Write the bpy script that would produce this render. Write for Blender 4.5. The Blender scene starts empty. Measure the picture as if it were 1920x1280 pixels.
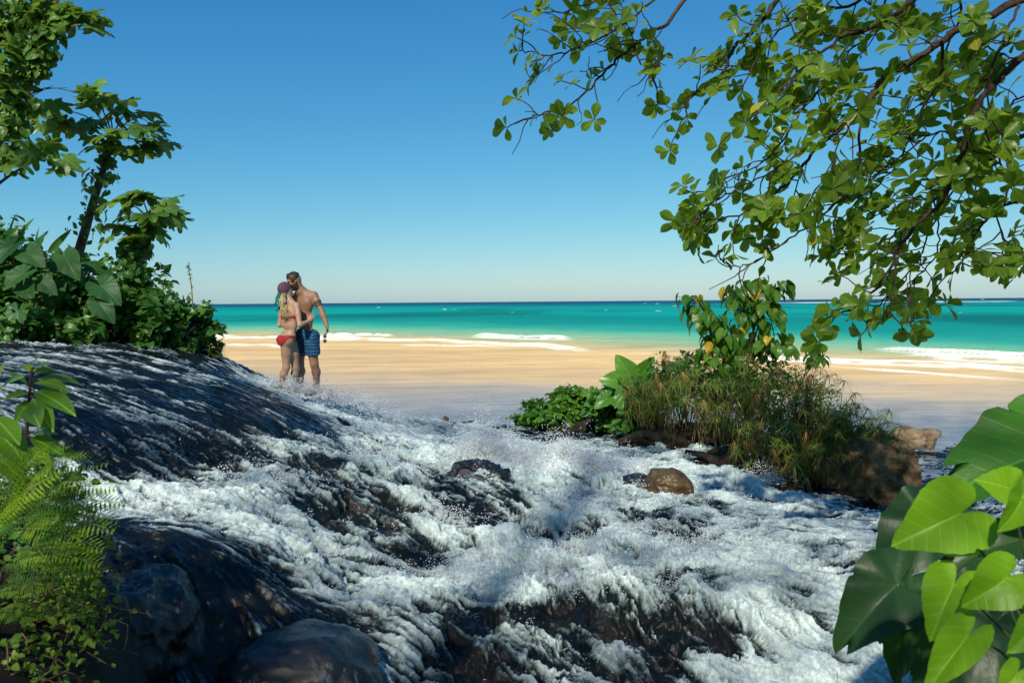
import bpy, math, random
import numpy as np
from mathutils import Vector, Matrix, noise as mnoise

random.seed(7)
RNG = np.random.default_rng(11)
SC = bpy.context.scene
COL = SC.collection

# ------------------------------------------------------------------ camera
F = 1493.0                         # focal length in pixels of the 1920 px wide photograph (28 mm)
CAM = Vector((0.0, 0.0, 2.6))
PITCH = math.atan(74.4 / F)
ROLL = math.radians(0.45)
_f = Vector((0, math.cos(PITCH), -math.sin(PITCH)))
_r0 = Vector((1, 0, 0))
_u0 = _r0.cross(_f)
_r = _r0 * math.cos(ROLL) - _u0 * math.sin(ROLL)
_u = _u0 * math.cos(ROLL) + _r0 * math.sin(ROLL)
cam_data = bpy.data.cameras.new('camera')
cam_data.lens = 28.0
cam_data.sensor_width = 36.0
cam_data.clip_start = 0.05
cam_data.clip_end = 60000.0
cam_data.dof.use_dof = True
cam_data.dof.focus_distance = 9.0
cam_data.dof.aperture_fstop = 6.3
cam = bpy.data.objects.new('camera', cam_data)
COL.objects.link(cam)
cam.matrix_world = Matrix(((_r.x, _u.x, -_f.x, CAM.x), (_r.y, _u.y, -_f.y, CAM.y),
                           (_r.z, _u.z, -_f.z, CAM.z), (0, 0, 0, 1)))
SC.camera = cam

# ------------------------------------------------------------------ sky, sun, exposure
SUN_ELEV = math.radians(40)
SUN_AZ = math.radians(196)         # compass angle of the sun seen from the scene, 180 = behind the camera
world = bpy.data.worlds.new('World')
SC.world = world
world.use_nodes = True
nt = world.node_tree
bg = nt.nodes['Background']
sky = nt.nodes.new('ShaderNodeTexSky')
sky.sky_type = 'NISHITA'
sky.sun_disc = False
sky.sun_elevation = SUN_ELEV
sky.sun_rotation = SUN_AZ
sky.altitude = 0
sky.air_density = 1.0
sky.dust_density = 0.35
sky.ozone_density = 3.0
# film-like colour response of the sky, the same in every direction: gain * value ** power for each channel
sep = nt.nodes.new('ShaderNodeSeparateColor'); cmb = nt.nodes.new('ShaderNodeCombineColor')
nt.links.new(sky.outputs[0], sep.inputs[0])
SKY_S = 0.11
for ch, (gain, pw) in enumerate(((0.42, 1.55), (0.495, 0.95), (0.53, 0.60))):
    p0 = nt.nodes.new('ShaderNodeMath'); p0.operation = 'MULTIPLY'; p0.inputs[1].default_value = SKY_S
    p1 = nt.nodes.new('ShaderNodeMath'); p1.operation = 'POWER'; p1.inputs[1].default_value = pw
    p2 = nt.nodes.new('ShaderNodeMath'); p2.operation = 'MULTIPLY'; p2.inputs[1].default_value = gain / SKY_S
    nt.links.new(sep.outputs[ch], p0.inputs[0]); nt.links.new(p0.outputs[0], p1.inputs[0])
    nt.links.new(p1.outputs[0], p2.inputs[0]); nt.links.new(p2.outputs[0], cmb.inputs[ch])
nt.links.new(cmb.outputs[0], bg.inputs[0])
bg.inputs[1].default_value = SKY_S


sun_data = bpy.data.lights.new('sun', 'SUN')
sun_data.energy = 5.0
sun_data.angle = math.radians(1.2)
sun_data.color = (1.0, 0.93, 0.80)
sun = bpy.data.objects.new('sun', sun_data)
COL.objects.link(sun)
SUN_DIR = Vector((math.sin(SUN_AZ) * math.cos(SUN_ELEV), math.cos(SUN_AZ) * math.cos(SUN_ELEV), math.sin(SUN_ELEV)))
sun.rotation_euler = SUN_DIR.to_track_quat('Z', 'Y').to_euler()

SC.view_settings.view_transform = 'Standard'
SC.view_settings.look = 'None'
SC.view_settings.gamma = 1.0
SC.view_settings.use_curve_mapping = False
SC.view_settings.exposure = 0.68
SC.render.engine = 'CYCLES'
SC.cycles.max_bounces = 7
SC.cycles.diffuse_bounces = 4
SC.cycles.glossy_bounces = 3
SC.cycles.transmission_bounces = 4
SC.cycles.transparent_max_bounces = 6
SC.cycles.caustics_reflective = False
SC.cycles.caustics_refractive = False
SC.cycles.sample_clamp_indirect = 6.0
SC.cycles.use_denoising = True

# ------------------------------------------------------------------ helpers
def P(px, py, d):
    """point of the place seen at photograph pixel (px, py), d metres in front of the viewpoint"""
    v = _f + _r * ((px - 960.0) / F) + _u * (-(py - 640.0) / F)
    return CAM + v * (d / v.y)

def tag(o, label=None, cat=None, group=None, kind=None):
    if label: o['label'] = label
    if cat: o['category'] = cat
    if group: o['group'] = group
    if kind: o['kind'] = kind
    return o

def link(name, me, parent=None, mat=None):
    o = bpy.data.objects.new(name, me)
    COL.objects.link(o)
    if parent is not None:
        o.parent = parent
        o.matrix_parent_inverse = Matrix.Translation(-parent.location)
    if mat is not None and me is not None and len(me.materials) == 0:
        me.materials.append(mat)
    return o

def thing(name, loc, label, cat, group=None):
    o = bpy.data.objects.new(name, None)
    o.empty_display_size = 0.1
    COL.objects.link(o)
    o.location = loc
    return tag(o, label, cat, group)

def mesh_np(name, V, Fc, uv=None, attrs=None, smooth=True):
    """V (n,3); Fc (m,k) uniform faces; uv per vertex; attrs {name: per-vertex float or (n,3) colour}"""
    V = np.asarray(V, dtype=np.float32); Fc = np.asarray(Fc, dtype=np.int32)
    me = bpy.data.meshes.new(name)
    m, k = Fc.shape
    me.vertices.add(len(V)); me.vertices.foreach_set('co', V.ravel())
    me.loops.add(m * k); me.loops.foreach_set('vertex_index', Fc.ravel())
    me.polygons.add(m)
    me.polygons.foreach_set('loop_start', np.arange(0, m * k, k, dtype=np.int32))
    if smooth:
        me.polygons.foreach_set('use_smooth', np.ones(m, dtype=bool))
    if uv is not None:
        ul = me.uv_layers.new(name='UVMap')
        ul.data.foreach_set('uv', np.asarray(uv, dtype=np.float32)[Fc.ravel()].ravel())
    for an, av in (attrs or {}).items():
        av = np.asarray(av, dtype=np.float32)
        if av.ndim == 1:
            a = me.attributes.new(an, 'FLOAT', 'POINT'); a.data.foreach_set('value', av)
        else:
            a = me.attributes.new(an, 'FLOAT_COLOR', 'POINT')
            c = np.ones((len(av), 4), dtype=np.float32); c[:, :3] = av
            a.data.foreach_set('color', c.ravel())
    me.update(calc_edges=True)
    me.validate()
    return me

# ---- vectorised gradient noise
_PERM = np.concatenate([np.random.default_rng(3).permutation(256)] * 3).astype(np.int32)
_ANG = np.random.default_rng(5).uniform(0, 2 * np.pi, 256)
_GX, _GY = np.cos(_ANG).astype(np.float32), np.sin(_ANG).astype(np.float32)
def pn(x, y, seed=0):
    x = np.asarray(x, dtype=np.float32) + seed * 17.31; y = np.asarray(y, dtype=np.float32) + seed * 9.17
    xf = np.floor(x); yf = np.floor(y)
    xi = xf.astype(np.int32) & 255; yi = yf.astype(np.int32) & 255
    fx = x - xf; fy = y - yf
    u = fx * fx * fx * (fx * (fx * 6 - 15) + 10); v = fy * fy * fy * (fy * (fy * 6 - 15) + 10)
    def g(ix, iy, dx, dy):
        h = _PERM[_PERM[ix & 255] + (iy & 255)]
        return _GX[h] * dx + _GY[h] * dy
    a = g(xi, yi, fx, fy); b = g(xi + 1, yi, fx - 1, fy)
    c = g(xi, yi + 1, fx, fy - 1); d = g(xi + 1, yi + 1, fx - 1, fy - 1)
    return ((a + u * (b - a)) * (1 - v) + (c + u * (d - c)) * v) * 1.5
def fbm(x, y, octv=4, seed=0, gain=0.5):
    s = 0; a = 1.0; f = 1.0; n = 0
    for i in range(octv):
        s = s + a * pn(x * f, y * f, seed + i * 3); n += a; a *= gain; f *= 2.03
    return s / n
def ridged(x, y, octv=4, seed=0, gain=0.55):
    s = 0; a = 1.0; f = 1.0; n = 0
    for i in range(octv):
        s = s + a * (1 - 2 * np.abs(pn(x * f, y * f, seed + i * 3))); n += a; a *= gain; f *= 2.03
    return s / n
def sstep(a, b, x):
    t = np.clip((x - a) / (b - a), 0, 1)
    return t * t * (3 - 2 * t)

# ---- materials
def new_mat(name):
    m = bpy.data.materials.new(name); m.use_nodes = True
    n = m.node_tree.nodes; l = m.node_tree.links
    for x in list(n): n.remove(x)
    out = n.new('ShaderNodeOutputMaterial')
    return m, n, l, out
def nd(n, typ, **kw):
    o = n.new(typ)
    for k, v in kw.items():
        if k.startswith('i_'):
            o.inputs[k[2:].replace('_', ' ')].default_value = v
        else: setattr(o, k, v)
    return o
def rgba(c): return (c[0], c[1], c[2], 1.0)
def mixc(n, l, fac, a, b):
    m = n.new('ShaderNodeMix'); m.data_type = 'RGBA'; m.clamp_factor = True
    for s, v in ((m.inputs[0], fac), (m.inputs[6], a), (m.inputs[7], b)):
        if hasattr(v, 'is_output'): l.new(v, s)
        else: s.default_value = v if not isinstance(v, tuple) else (rgba(v))
    return m.outputs[2]
def math_n(n, l, op, a, b=None, c=None, clamp=False):
    m = n.new('ShaderNodeMath'); m.operation = op; m.use_clamp = clamp
    for i, v in enumerate((a, b, c)):
        if v is None: continue
        if hasattr(v, 'is_output'): l.new(v, m.inputs[i])
        else: m.inputs[i].default_value = v
    return m.outputs[0]
def ramp(n, l, src, stops, interp='LINEAR'):
    r = n.new('ShaderNodeValToRGB'); r.color_ramp.interpolation = interp
    el = r.color_ramp.elements
    while len(el) > 1: el.remove(el[-1])
    for i, (p, c) in enumerate(stops):
        e = el[0] if i == 0 else el.new(p)
        e.position = p; e.color = rgba(c) if isinstance(c, tuple) else (c, c, c, 1)
    l.new(src, r.inputs[0])
    return r.outputs[0]
def noise_n(n, l, scale, detail=4, rough=0.55, vec=None, dist=0.0):
    t = nd(n, 'ShaderNodeTexNoise'); t.inputs['Scale'].default_value = scale
    t.inputs['Detail'].default_value = detail; t.inputs['Roughness'].default_value = rough
    t.inputs['Distortion'].default_value = dist
    if vec is not None: l.new(vec, t.inputs['Vector'])
    return t.outputs[0]
def pos_n(n):
    return n.new('ShaderNodeNewGeometry').outputs['Position']

def leaf_mat(name, ca, cb, tr, trf=0.35, rough=0.38, veins=0.0, spots=0.25, vein_col=None, sec=9.0, spec=0.4, per_mesh=True):
    """leaf surface: colour varies from leaf to leaf, lets light through, veins follow the leaf's own uv"""
    m, n, l, out = new_mat(name)
    rnd = n.new('ShaderNodeAttribute'); rnd.attribute_name = 'rnd'
    oi = n.new('ShaderNodeObjectInfo')
    r = math_n(n, l, 'FRACT', math_n(n, l, 'ADD', rnd.outputs['Fac'], oi.outputs['Random']))
    base = mixc(n, l, r, ca, cb)
    ns = noise_n(n, l, 9.0, 3, 0.6, pos_n(n))
    dk = tuple(x * 0.55 for x in ca)
    base = mixc(n, l, math_n(n, l, 'MULTIPLY', ramp(n, l, ns, [(0.45, 0.0), (0.75, 1.0)]), spots), base, dk)
    bump_src = noise_n(n, l, 40.0, 2, 0.5, pos_n(n))
    if veins > 0:
        uvn = n.new('ShaderNodeUVMap'); uvn.uv_map = 'UVMap'
        sep = n.new('ShaderNodeSeparateXYZ'); l.new(uvn.outputs[0], sep.inputs[0])
        ax = math_n(n, l, 'ABSOLUTE', sep.outputs[1])
        mid = math_n(n, l, 'LESS_THAN', ax, 0.013)
        ph = math_n(n, l, 'MULTIPLY', math_n(n, l, 'SUBTRACT', sep.outputs[0], math_n(n, l, 'MULTIPLY', ax, 0.75)), sec)
        fr = math_n(n, l, 'ABSOLUTE', math_n(n, l, 'SUBTRACT', math_n(n, l, 'FRACT', ph), 0.5))
        sv = ramp(n, l, fr, [(0.0, 1.0), (0.07, 0.0)])
        vv = math_n(n, l, 'MULTIPLY', math_n(n, l, 'MAXIMUM', mid, math_n(n, l, 'MULTIPLY', sv, 0.6)), veins)
        sp = n.new('ShaderNodeTexVoronoi'); sp.inputs['Scale'].default_value = 26.0; l.new(pos_n(n), sp.inputs['Vector'])
        sc_ = n.new('ShaderNodeSeparateColor'); l.new(sp.outputs['Color'], sc_.inputs[0])
        bl = math_n(n, l, 'MULTIPLY', ramp(n, l, sp.outputs['Distance'], [(0.10, 1.0), (0.22, 0.0)]), math_n(n, l, 'GREATER_THAN', sc_.outputs[0], 0.86))
        base = mixc(n, l, math_n(n, l, 'MULTIPLY', bl, 0.75), base, (0.10, 0.06, 0.02))      # blemishes
        base = mixc(n, l, vv, base, vein_col or tuple(min(1, x * 2.2 + .03) for x in cb))
        bump_src = math_n(n, l, 'SUBTRACT', bump_src, math_n(n, l, 'MULTIPLY', vv, 0.9))
    bp = nd(n, 'ShaderNodeBump', i_Strength=0.35, i_Distance=0.004); l.new(bump_src, bp.inputs['Height'])
    pr = nd(n, 'ShaderNodeBsdfPrincipled', i_Roughness=rough)
    pr.inputs['Specular IOR Level'].default_value = spec
    l.new(base, pr.inputs['Base Color']); l.new(bp.outputs[0], pr.inputs['Normal'])
    tl = n.new('ShaderNodeBsdfTranslucent')
    tcol = n.new('ShaderNodeMix'); tcol.data_type = 'RGBA'; tcol.blend_type = 'MULTIPLY'; tcol.inputs[0].default_value = 0.35
    tcol.inputs[6].default_value = rgba(tr); l.new(base, tcol.inputs[7])
    l.new(mixc(n, l, 0.6, base, tr), tl.inputs['Color'])
    mx = n.new('ShaderNodeMixShader'); mx.inputs[0].default_value = trf
    l.new(pr.outputs[0], mx.inputs[1]); l.new(tl.outputs[0], mx.inputs[2]); l.new(mx.outputs[0], out.inputs[0])
    return m

def simple_mat(name, ca, cb, scale=6.0, rough=0.8, bump=0.5, bdist=0.02, bscale=None, spec=0.3, detail=8):
    m, n, l, out = new_mat(name)
    p = pos_n(n)
    ns = noise_n(n, l, scale, detail, 0.62, p)
    base = mixc(n, l, ramp(n, l, ns, [(0.35, 0.0), (0.65, 1.0)]), ca, cb)
    bp = nd(n, 'ShaderNodeBump', i_Strength=bump, i_Distance=bdist)
    l.new(noise_n(n, l, bscale or scale * 3, 10, 0.65, p), bp.inputs['Height'])
    pr = nd(n, 'ShaderNodeBsdfPrincipled', i_Roughness=rough)
    pr.inputs['Specular IOR Level'].default_value = spec
    l.new(base, pr.inputs['Base Color']); l.new(bp.outputs[0], pr.inputs['Normal']); l.new(pr.outputs[0], out.inputs[0])
    return m

# ---- mesh pieces: every base is (V, F quads, UV)
def frame(pos, axis, normal, scale=1.0, sy=None):
    a = Vector(axis).normalized(); nn = Vector(normal)
    s = nn.cross(a)
    if s.length < 1e-5: s = Vector((0, 0, 1)).cross(a) if abs(a.z) < .9 else Vector((1, 0, 0)).cross(a)
    s.normalize(); nn = a.cross(s)
    sy = scale if sy is None else sy
    return Matrix(((a.x * scale, s.x * sy, nn.x * scale, pos[0]), (a.y * scale, s.y * sy, nn.y * scale, pos[1]),
                   (a.z * scale, s.z * sy, nn.z * scale, pos[2]), (0, 0, 0, 1)))

def blade(wfun, rows=6, fold=0.25, bend=0.15, twist=0.0, stalk=0.0, cols=3, wave=0.0):
    """leaf of length 1 along +x, half width wfun(t); folded along the midrib and bent down towards the tip"""
    V, UV = [], []
    for i in range(rows + 1):
        t = i / rows
        w = wfun(t); x = stalk + (1 - stalk) * t
        for j in range(cols):
            s = -1 + 2 * j / (cols - 1)
            y = s * w
            z = fold * abs(y) - bend * t * t + wave * math.sin(t * 14 + s * 2) * abs(s)
            a = twist * t
            V.append((x * (1 - 0.3 * bend * t), y * math.cos(a) - z * 0 * math.sin(a), z + y * math.sin(a))); UV.append((t, y))
    if stalk > 0:
        V[0] = (0, 0, 0); 
    Fq = [(i * cols + j, (i + 1) * cols + j, (i + 1) * cols + j + 1, i * cols + j + 1) for i in range(rows) for j in range(cols - 1)]
    return np.array(V), np.array(Fq), np.array(UV)

def polar_leaf(table, K=4, N=36, bend=0.25, fold=0.15, ripple=0.03, rf=9, seed=0, cup=0.0, notch=0):
    """leaf with lobes behind its stalk: outline radius by angle from the tip, origin where the stalk joins"""
    rr = random.Random(seed)
    V, UV = [(0, 0, 0)], [(0, 0)]
    ta = [t[0] for t in table]; tr_ = [t[1] for t in table]
    ph = rr.uniform(0, 6)
    cuts = [(rr.uniform(-2.4, 2.4), rr.uniform(.08, .30), rr.uniform(.03, .07)) for _ in range(notch)]     # tears in the margin
    for k in range(1, K + 1):
        for j in range(N):
            a = -math.pi + 2 * math.pi * j / N
            r = float(np.interp(abs(math.degrees(a)), ta, tr_)) * k / K
            if k == K:
                for ca, cd, cw in cuts: r *= 1 - cd * max(0.0, 1 - abs(a - ca) / cw)
                r *= 1 + .012 * math.sin(a * 23 + ph) * (notch > 0)
            x, y = r * math.cos(a), r * math.sin(a)
            z = fold * abs(y) - bend * max(x, 0) ** 2 - bend * 0.5 * min(x, 0) ** 2 - cup * y * y \
                + ripple * (k / K) ** 2 * math.sin(rf * a + ph) + ripple * .6 * (k / K) * math.sin(3 * a + ph * 2)
            V.append((x, y, z)); UV.append((x, y))
    Fq = []
    for j in range(0, N):
        Fq.append((0, 1 + j, 1 + (j + 1) % N, 1 + (j + 1) % N))
    tri = [(0, 1 + j, 1 + (j + 1) % N) for j in range(N)]
    q = []
    for k in range(1, K):
        o0 = 1 + (k - 1) * N; o1 = 1 + k * N
        for j in range(N):
            j2 = (j + 1) % N
            q += [(o0 + j, o1 + j, o1 + j2), (o0 + j, o1 + j2, o0 + j2)]
    return np.array(V), np.array(tri + q), np.array(UV)

def base_mesh(name, b, mat):
    me = mesh_np(name, b[0], b[1], b[2]); me.materials.append(mat); return me

def scatter(name, bases, items, mat, parent=None, kind='stuff'):
    """one mesh of many small pieces: items = [(base index, Matrix)]"""
    Vs, Fs, Us, Rs = [], [], [], []
    off = 0
    for bi, b in enumerate(bases):
        ms = np.array([np.array(M) for k, M in items if k == bi])
        if len(ms) == 0: continue
        v = np.concatenate([b[0], np.ones((len(b[0]), 1))], axis=1)
        W = np.einsum('nij,vj->nvi', ms, v)[:, :, :3]
        nv = len(v)
        fc = b[1]
        if fc.shape[1] == 4: fc = np.concatenate([fc[:, [0, 1, 2]], fc[:, [0, 2, 3]]])
        Fs.append((fc[None] + (off + np.arange(len(ms)) * nv)[:, None, None]).reshape(-1, 3))
        Vs.append(W.reshape(-1, 3)); Us.append(np.tile(b[2], (len(ms), 1)))
        Rs.append(np.repeat(RNG.random(len(ms)), nv))
        off += nv * len(ms)
    V = np.concatenate(Vs)
    me = mesh_np(name, V, np.concatenate(Fs), np.concatenate(Us), {'rnd': np.concatenate(Rs)})
    o = link(name, me, None, mat)
    if parent is not None: set_parent(o, parent)
    if kind: o['kind'] = kind
    return o

def set_parent(o, parent):
    bpy_m = o.matrix_world.copy()
    o.parent = parent
    o.matrix_parent_inverse = Matrix.Translation(-parent.location) if parent.parent is None else \
        (Matrix.Translation(-parent.location) if False else parent_world(parent).inverted())

def parent_world(o):
    """matrix of an object that may not have been evaluated yet"""
    m = Matrix.LocRotScale(o.location, o.rotation_euler, o.scale) if True else None
    if o.parent is None: return m
    return parent_world(o.parent) @ o.matrix_parent_inverse @ m

def piece(name, me, M, parent):
    """one leaf (or other alike piece) as an object of its own that shares its mesh"""
    o = bpy.data.objects.new(name, me)
    COL.objects.link(o)
    loc, rot, sca = M.decompose()
    o.location = loc; o.rotation_mode = 'XYZ'; o.rotation_euler = rot.to_euler(); o.scale = sca
    if parent is not None:
        o.parent = parent
        o.matrix_parent_inverse = parent_world(parent).inverted()
    return o

class MB:
    """collects tubes and the like into one mesh"""
    def __init__(s): s.V, s.F = [], []
    def tube(s, pts, radii, n=6, cap=True, jitter=0.0):
        pts = [Vector(p) for p in pts]; o = len(s.V)
        if not hasattr(radii, '__len__'): radii = [radii] * len(pts)
        ref = Vector((0.3, 0.2, 1)).normalized(); prev = None
        for i, p in enumerate(pts):
            t = (pts[min(i + 1, len(pts) - 1)] - pts[max(i - 1, 0)])
            if t.length < 1e-9: t = Vector((0, 0, 1))
            t.normalize()
            if prev is None:
                a = t.cross(ref)
                if a.length < 1e-3: a = t.cross(Vector((1, 0, 0)))
            else:
                a = prev - t * prev.dot(t)
                if a.length < 1e-4: a = t.cross(ref)
            a.normalize(); prev = a
            b = t.cross(a)
            for k in range(n):
                ang = 2 * math.pi * k / n
                rr = radii[i] * (1 + (random.uniform(-jitter, jitter) if jitter else 0))
                s.V.append(tuple(p + (a * math.cos(ang) + b * math.sin(ang)) * rr))
        for i in range(len(pts) - 1):
            for k in range(n):
                k2 = (k + 1) % n
                s.F.append((o + i * n + k, o + i * n + k2, o + (i + 1) * n + k2, o + (i + 1) * n + k))
        if cap:
            for base, flip in ((o, True), (o + (len(pts) - 1) * n, False)):
                c = len(s.V)
                pp = [Vector(s.V[base + k]) for k in range(n)]
                s.V.append(tuple(sum(pp, Vector()) / n))
                for k in range(n):
                    k2 = (k + 1) % n
                    s.F.append((base + k2, base + k, c, c) if flip else (base + k, base + k2, c, c))
        return s
    def build(s, name, mat, parent=None, smooth=True):
        Ft = []
        for f in s.F:
            if f[2] == f[3]: Ft.append(f[:3])
            else: Ft += [(f[0], f[1], f[2]), (f[0], f[2], f[3])]
        me = mesh_np(name, np.array(s.V), np.array(Ft), smooth=smooth)
        o = link(name, me, None, mat)
        if parent is not None: set_parent(o, parent)
        return o

def spline(pts, n=6):
    """Catmull-Rom through the points"""
    pts = [Vector(p) for p in pts]
    if len(pts) < 3: 
        return [pts[0].lerp(pts[-1], i / n) for i in range(n + 1)]
    out = []
    for i in range(len(pts) - 1):
        p0 = pts[max(i - 1, 0)]; p1 = pts[i]; p2 = pts[i + 1]; p3 = pts[min(i + 2, len(pts) - 1)]
        for k in range(n):
            t = k / n
            out.append(0.5 * ((2 * p1) + (p2 - p0) * t + (2 * p0 - 5 * p1 + 4 * p2 - p3) * t * t + (3 * p1 - p0 - 3 * p2 + p3) * t ** 3))
    out.append(pts[-1])
    return out
def lerp(a, b, t): return a + (b - a) * t
def rvec():
    while True:
        v = Vector((random.uniform(-1, 1), random.uniform(-1, 1), random.uniform(-1, 1)))
        if 0.05 < v.length < 1: return v.normalized()
UP = Vector((0, 0, 1))
# ------------------------------------------------------------------ sea and shallows
SEA_Z = 0.05
def srgb(r, g, b):
    f = lambda c: (c / 255 / 12.92) if c / 255 <= 0.04045 else ((c / 255 + 0.055) / 1.055) ** 2.4
    return np.array([f(r), f(g), f(b)])
def sea_mesh():
    near, far = 10.5, 26000.0
    h = CAM.z - SEA_Z
    rows = np.linspace(h / near, h / far, 520) ** 1.0
    y = h / rows
    u = np.linspace(-0.98, 0.98, 640)
    Y, U = np.meshgrid(y, u, indexing='ij')
    X = U * Y
    xs = np.clip(X, -45, 30)
    shore = 47 - 0.9 * xs - 0.012 * xs ** 2
    wob = fbm(X / 14, Y / 22, 3, 4) * 5 + fbm(X / 3.5, Y / 9, 2, 9) * 1.2
    t = (Y - shore) + wob * np.clip(Y / 40, .3, 2.5)
    # water colour by depth over the sand; nearest stops also paint in the shade
    st = [(-40, (0.36, 0.27, 0.17)), (-27, (0.46, 0.31, 0.16)), (-20, (0.62, 0.39, 0.15)), (-9, (0.66, 0.41, 0.14)), (0, (0.64, 0.43, 0.155)), (6, (0.47, 0.40, 0.155)), (12, (0.24, 0.38, 0.20)),
          (22, (0.11, 0.37, 0.24)), (34, (0.025, 0.29, 0.225)), (50, (0.004, 0.215, 0.19)), (90, (0.0, 0.18, 0.172)), (140, (0.0, 0.25, 0.225)), (300, (0.0, 0.23, 0.22)), (520, (0.0, 0.135, 0.165)),
          (800, (0.003, 0.075, 0.135)), (1800, (0.008, 0.060, 0.125)), (9000, (0.012, 0.065, 0.13))]
    tt = [s[0] for s in st]
    col = np.stack([np.interp(t, tt, [s[1][k] for s in st]) for k in range(3)], axis=-1)
    patch = sstep(0.05, 0.35, fbm(X / 60, Y / 160, 3, 21)) * sstep(40, 70, t) * (1 - sstep(250, 500, t))
    col = col * (1 - 0.35 * patch[..., None])
    streak = 0.7 * fbm(X / 7 + Y * 0.05, Y / 1.6, 4, 33) + 0.6 * fbm(X / 16, Y / 5, 3, 35)
    shal = 1 - sstep(5, 25, t)
    col = col * (1 + (0.46 * streak * shal)[..., None])
    near_w = (1 - sstep(16, 30, Y + 5 * fbm(X / 6, Y / 5, 3, 37)))[..., None]          # run-off water below the cascade; its grey also paints in shade and sky reflection
    col = col * (1 - .55 * near_w) + (np.array([.22, .22, .22]) * (1 + 0.5 * fbm(X / 2.2, Y / .45, 3, 39)[..., None])) * .55 * near_w
    # breaking waves
    foam = np.zeros_like(X); dz = np.zeros_like(X)
    for c, wdt, hgt, sd, thr in ((0.5, 0.65, 0.10, 51, -0.18), (7.0, 0.6, 0.16, 57, 0.10), (12, 0.7, 0.2, 63, 0.22), (-4.5, 0.25, 0.03, 71, 0.05), (-9, .2, 0.02, 77, .12)):
        c2 = c + fbm(X / 9, Y * 0 + sd, 3, sd) * 3.0
        dist = t - c2
        prof = np.exp(-(dist / wdt) ** 2)
        on = sstep(thr, thr + 0.18, pn(X / 11, Y / 60, sd + 3))
        n = fbm(X / 0.9, Y / 1.6, 3, sd + 7)
        foam = np.maximum(foam, sstep(0.35, 0.75, prof + 0.55 * n) * on)
        foam = np.maximum(foam, 0.55 * on * sstep(0.2, 0.6, np.exp(-((dist + 2.2 * wdt) / (2.0 * wdt)) ** 2) * .8 + 0.6 * n - .15))
        dz += hgt * prof * (0.3 + 0.7 * on)
    caps = 0.8 * sstep(0.62, 0.70, fbm(X / (0.005 * Y + .5), Y / (0.022 * Y + .6), 2, 81)) * sstep(60, 120, t)
    reef = np.exp(-((Y - 620) / 60) ** 2) * sstep(0.05, 0.3, pn(X / 90, Y * 0, 83)) * sstep(100, 260, X)
    foam = np.maximum(foam, 0.9 * caps); foam = np.maximum(foam, reef)
    dz += 0.030 * fbm(X / .9, Y / .35, 3, 93) * near_w[..., 0]
    dz += 0.03 * fbm(X / 2.2, Y / 1.1, 3, 91) * sstep(-6, 6, t) + 0.012 * streak * shal
    dz += 0.10 * fbm(X / 9, Y / 3.0, 2, 95) * sstep(10, 40, t)
    Z = SEA_Z + dz
    V = np.stack([X, Y, Z], axis=-1).reshape(-1, 3)
    nr, nc = X.shape
    idx = np.arange(nr * nc).reshape(nr, nc)
    Fq = np.stack([idx[:-1, :-1], idx[:-1, 1:], idx[1:, 1:], idx[1:, :-1]], axis=-1).reshape(-1, 4)
    me = mesh_np('sea', V, Fq, None, {'depth_col': col.reshape(-1, 3), 'foam': foam.ravel(), 'shallow': (shal * (1 + 1.3 * near_w[..., 0])).ravel()})
    m, n, l, out = new_mat('sea_water')
    ac = n.new('ShaderNodeAttribute'); ac.attribute_name = 'depth_col'
    af = n.new('ShaderNodeAttribute'); af.attribute_name = 'foam'
    ash = n.new('ShaderNodeAttribute'); ash.attribute_name = 'shallow'
    p = pos_n(n)
    mp = n.new('ShaderNodeMapping'); mp.inputs['Scale'].default_value = (0.35, 1.3, 1.0); l.new(p, mp.inputs[0])
    w1 = noise_n(n, l, 1.6, 6, 0.6, mp.outputs[0])
    bp = nd(n, 'ShaderNodeBump', i_Strength=0.5, i_Distance=0.10); l.new(w1, bp.inputs['Height'])
    base = mixc(n, l, math_n(n, l, 'MULTIPLY', ramp(n, l, w1, [(0.35, 0.0), (0.7, 1.0)]), 0.25), ac.outputs['Color'], (0.0, 0.03, 0.05))
    base = mixc(n, l, af.outputs['Fac'], base, (0.82, 0.82, 0.80))
    df = n.new('ShaderNodeBsdfDiffuse'); l.new(base, df.inputs[0]); l.new(bp.outputs[0], df.inputs['Normal'])
    gs = nd(n, 'ShaderNodeBsdfGlossy', i_Roughness=0.15); gs.inputs[0].default_value = (1, 1, 1, 1); l.new(bp.outputs[0], gs.inputs['Normal'])
    gf = math_n(n, l, 'MULTIPLY', math_n(n, l, 'ADD', 0.035, math_n(n, l, 'MULTIPLY', ash.outputs['Fac'], 0.17)), math_n(n, l, 'SUBTRACT', 1.0, af.outputs['Fac'], clamp=True))
    mx = n.new('ShaderNodeMixShader'); l.new(gf, mx.inputs[0]); l.new(df.outputs[0], mx.inputs[1]); l.new(gs.outputs[0], mx.inputs[2])
    l.new(mx.outputs[0], out.inputs[0])
    o = link('sea', me, None, m)
    tag(o, 'turquoise sea fading to golden shallows with low surf lines', None, None, 'structure')
sea_mesh()
def sand_bed():
    X, Y = np.meshgrid(np.linspace(-60, 60, 60), np.linspace(8, 90, 50))
    Z = -0.5 - 0.03 * (Y - 8) + 0.05 * fbm(X / 6, Y / 6, 3, 3)
    idx = np.arange(X.size).reshape(X.shape)
    Fq = np.stack([idx[:-1, :-1], idx[:-1, 1:], idx[1:, 1:], idx[1:, :-1]], -1).reshape(-1, 4)
    me = mesh_np('seabed', np.stack([X, Y, Z], -1).reshape(-1, 3), Fq)
    tag(link('seabed', me, None, simple_mat('sand', (0.4, 0.28, 0.14), (0.5, 0.36, 0.2))), 'sandy bed under the shallows', None, None, 'structure')
sand_bed()

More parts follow.
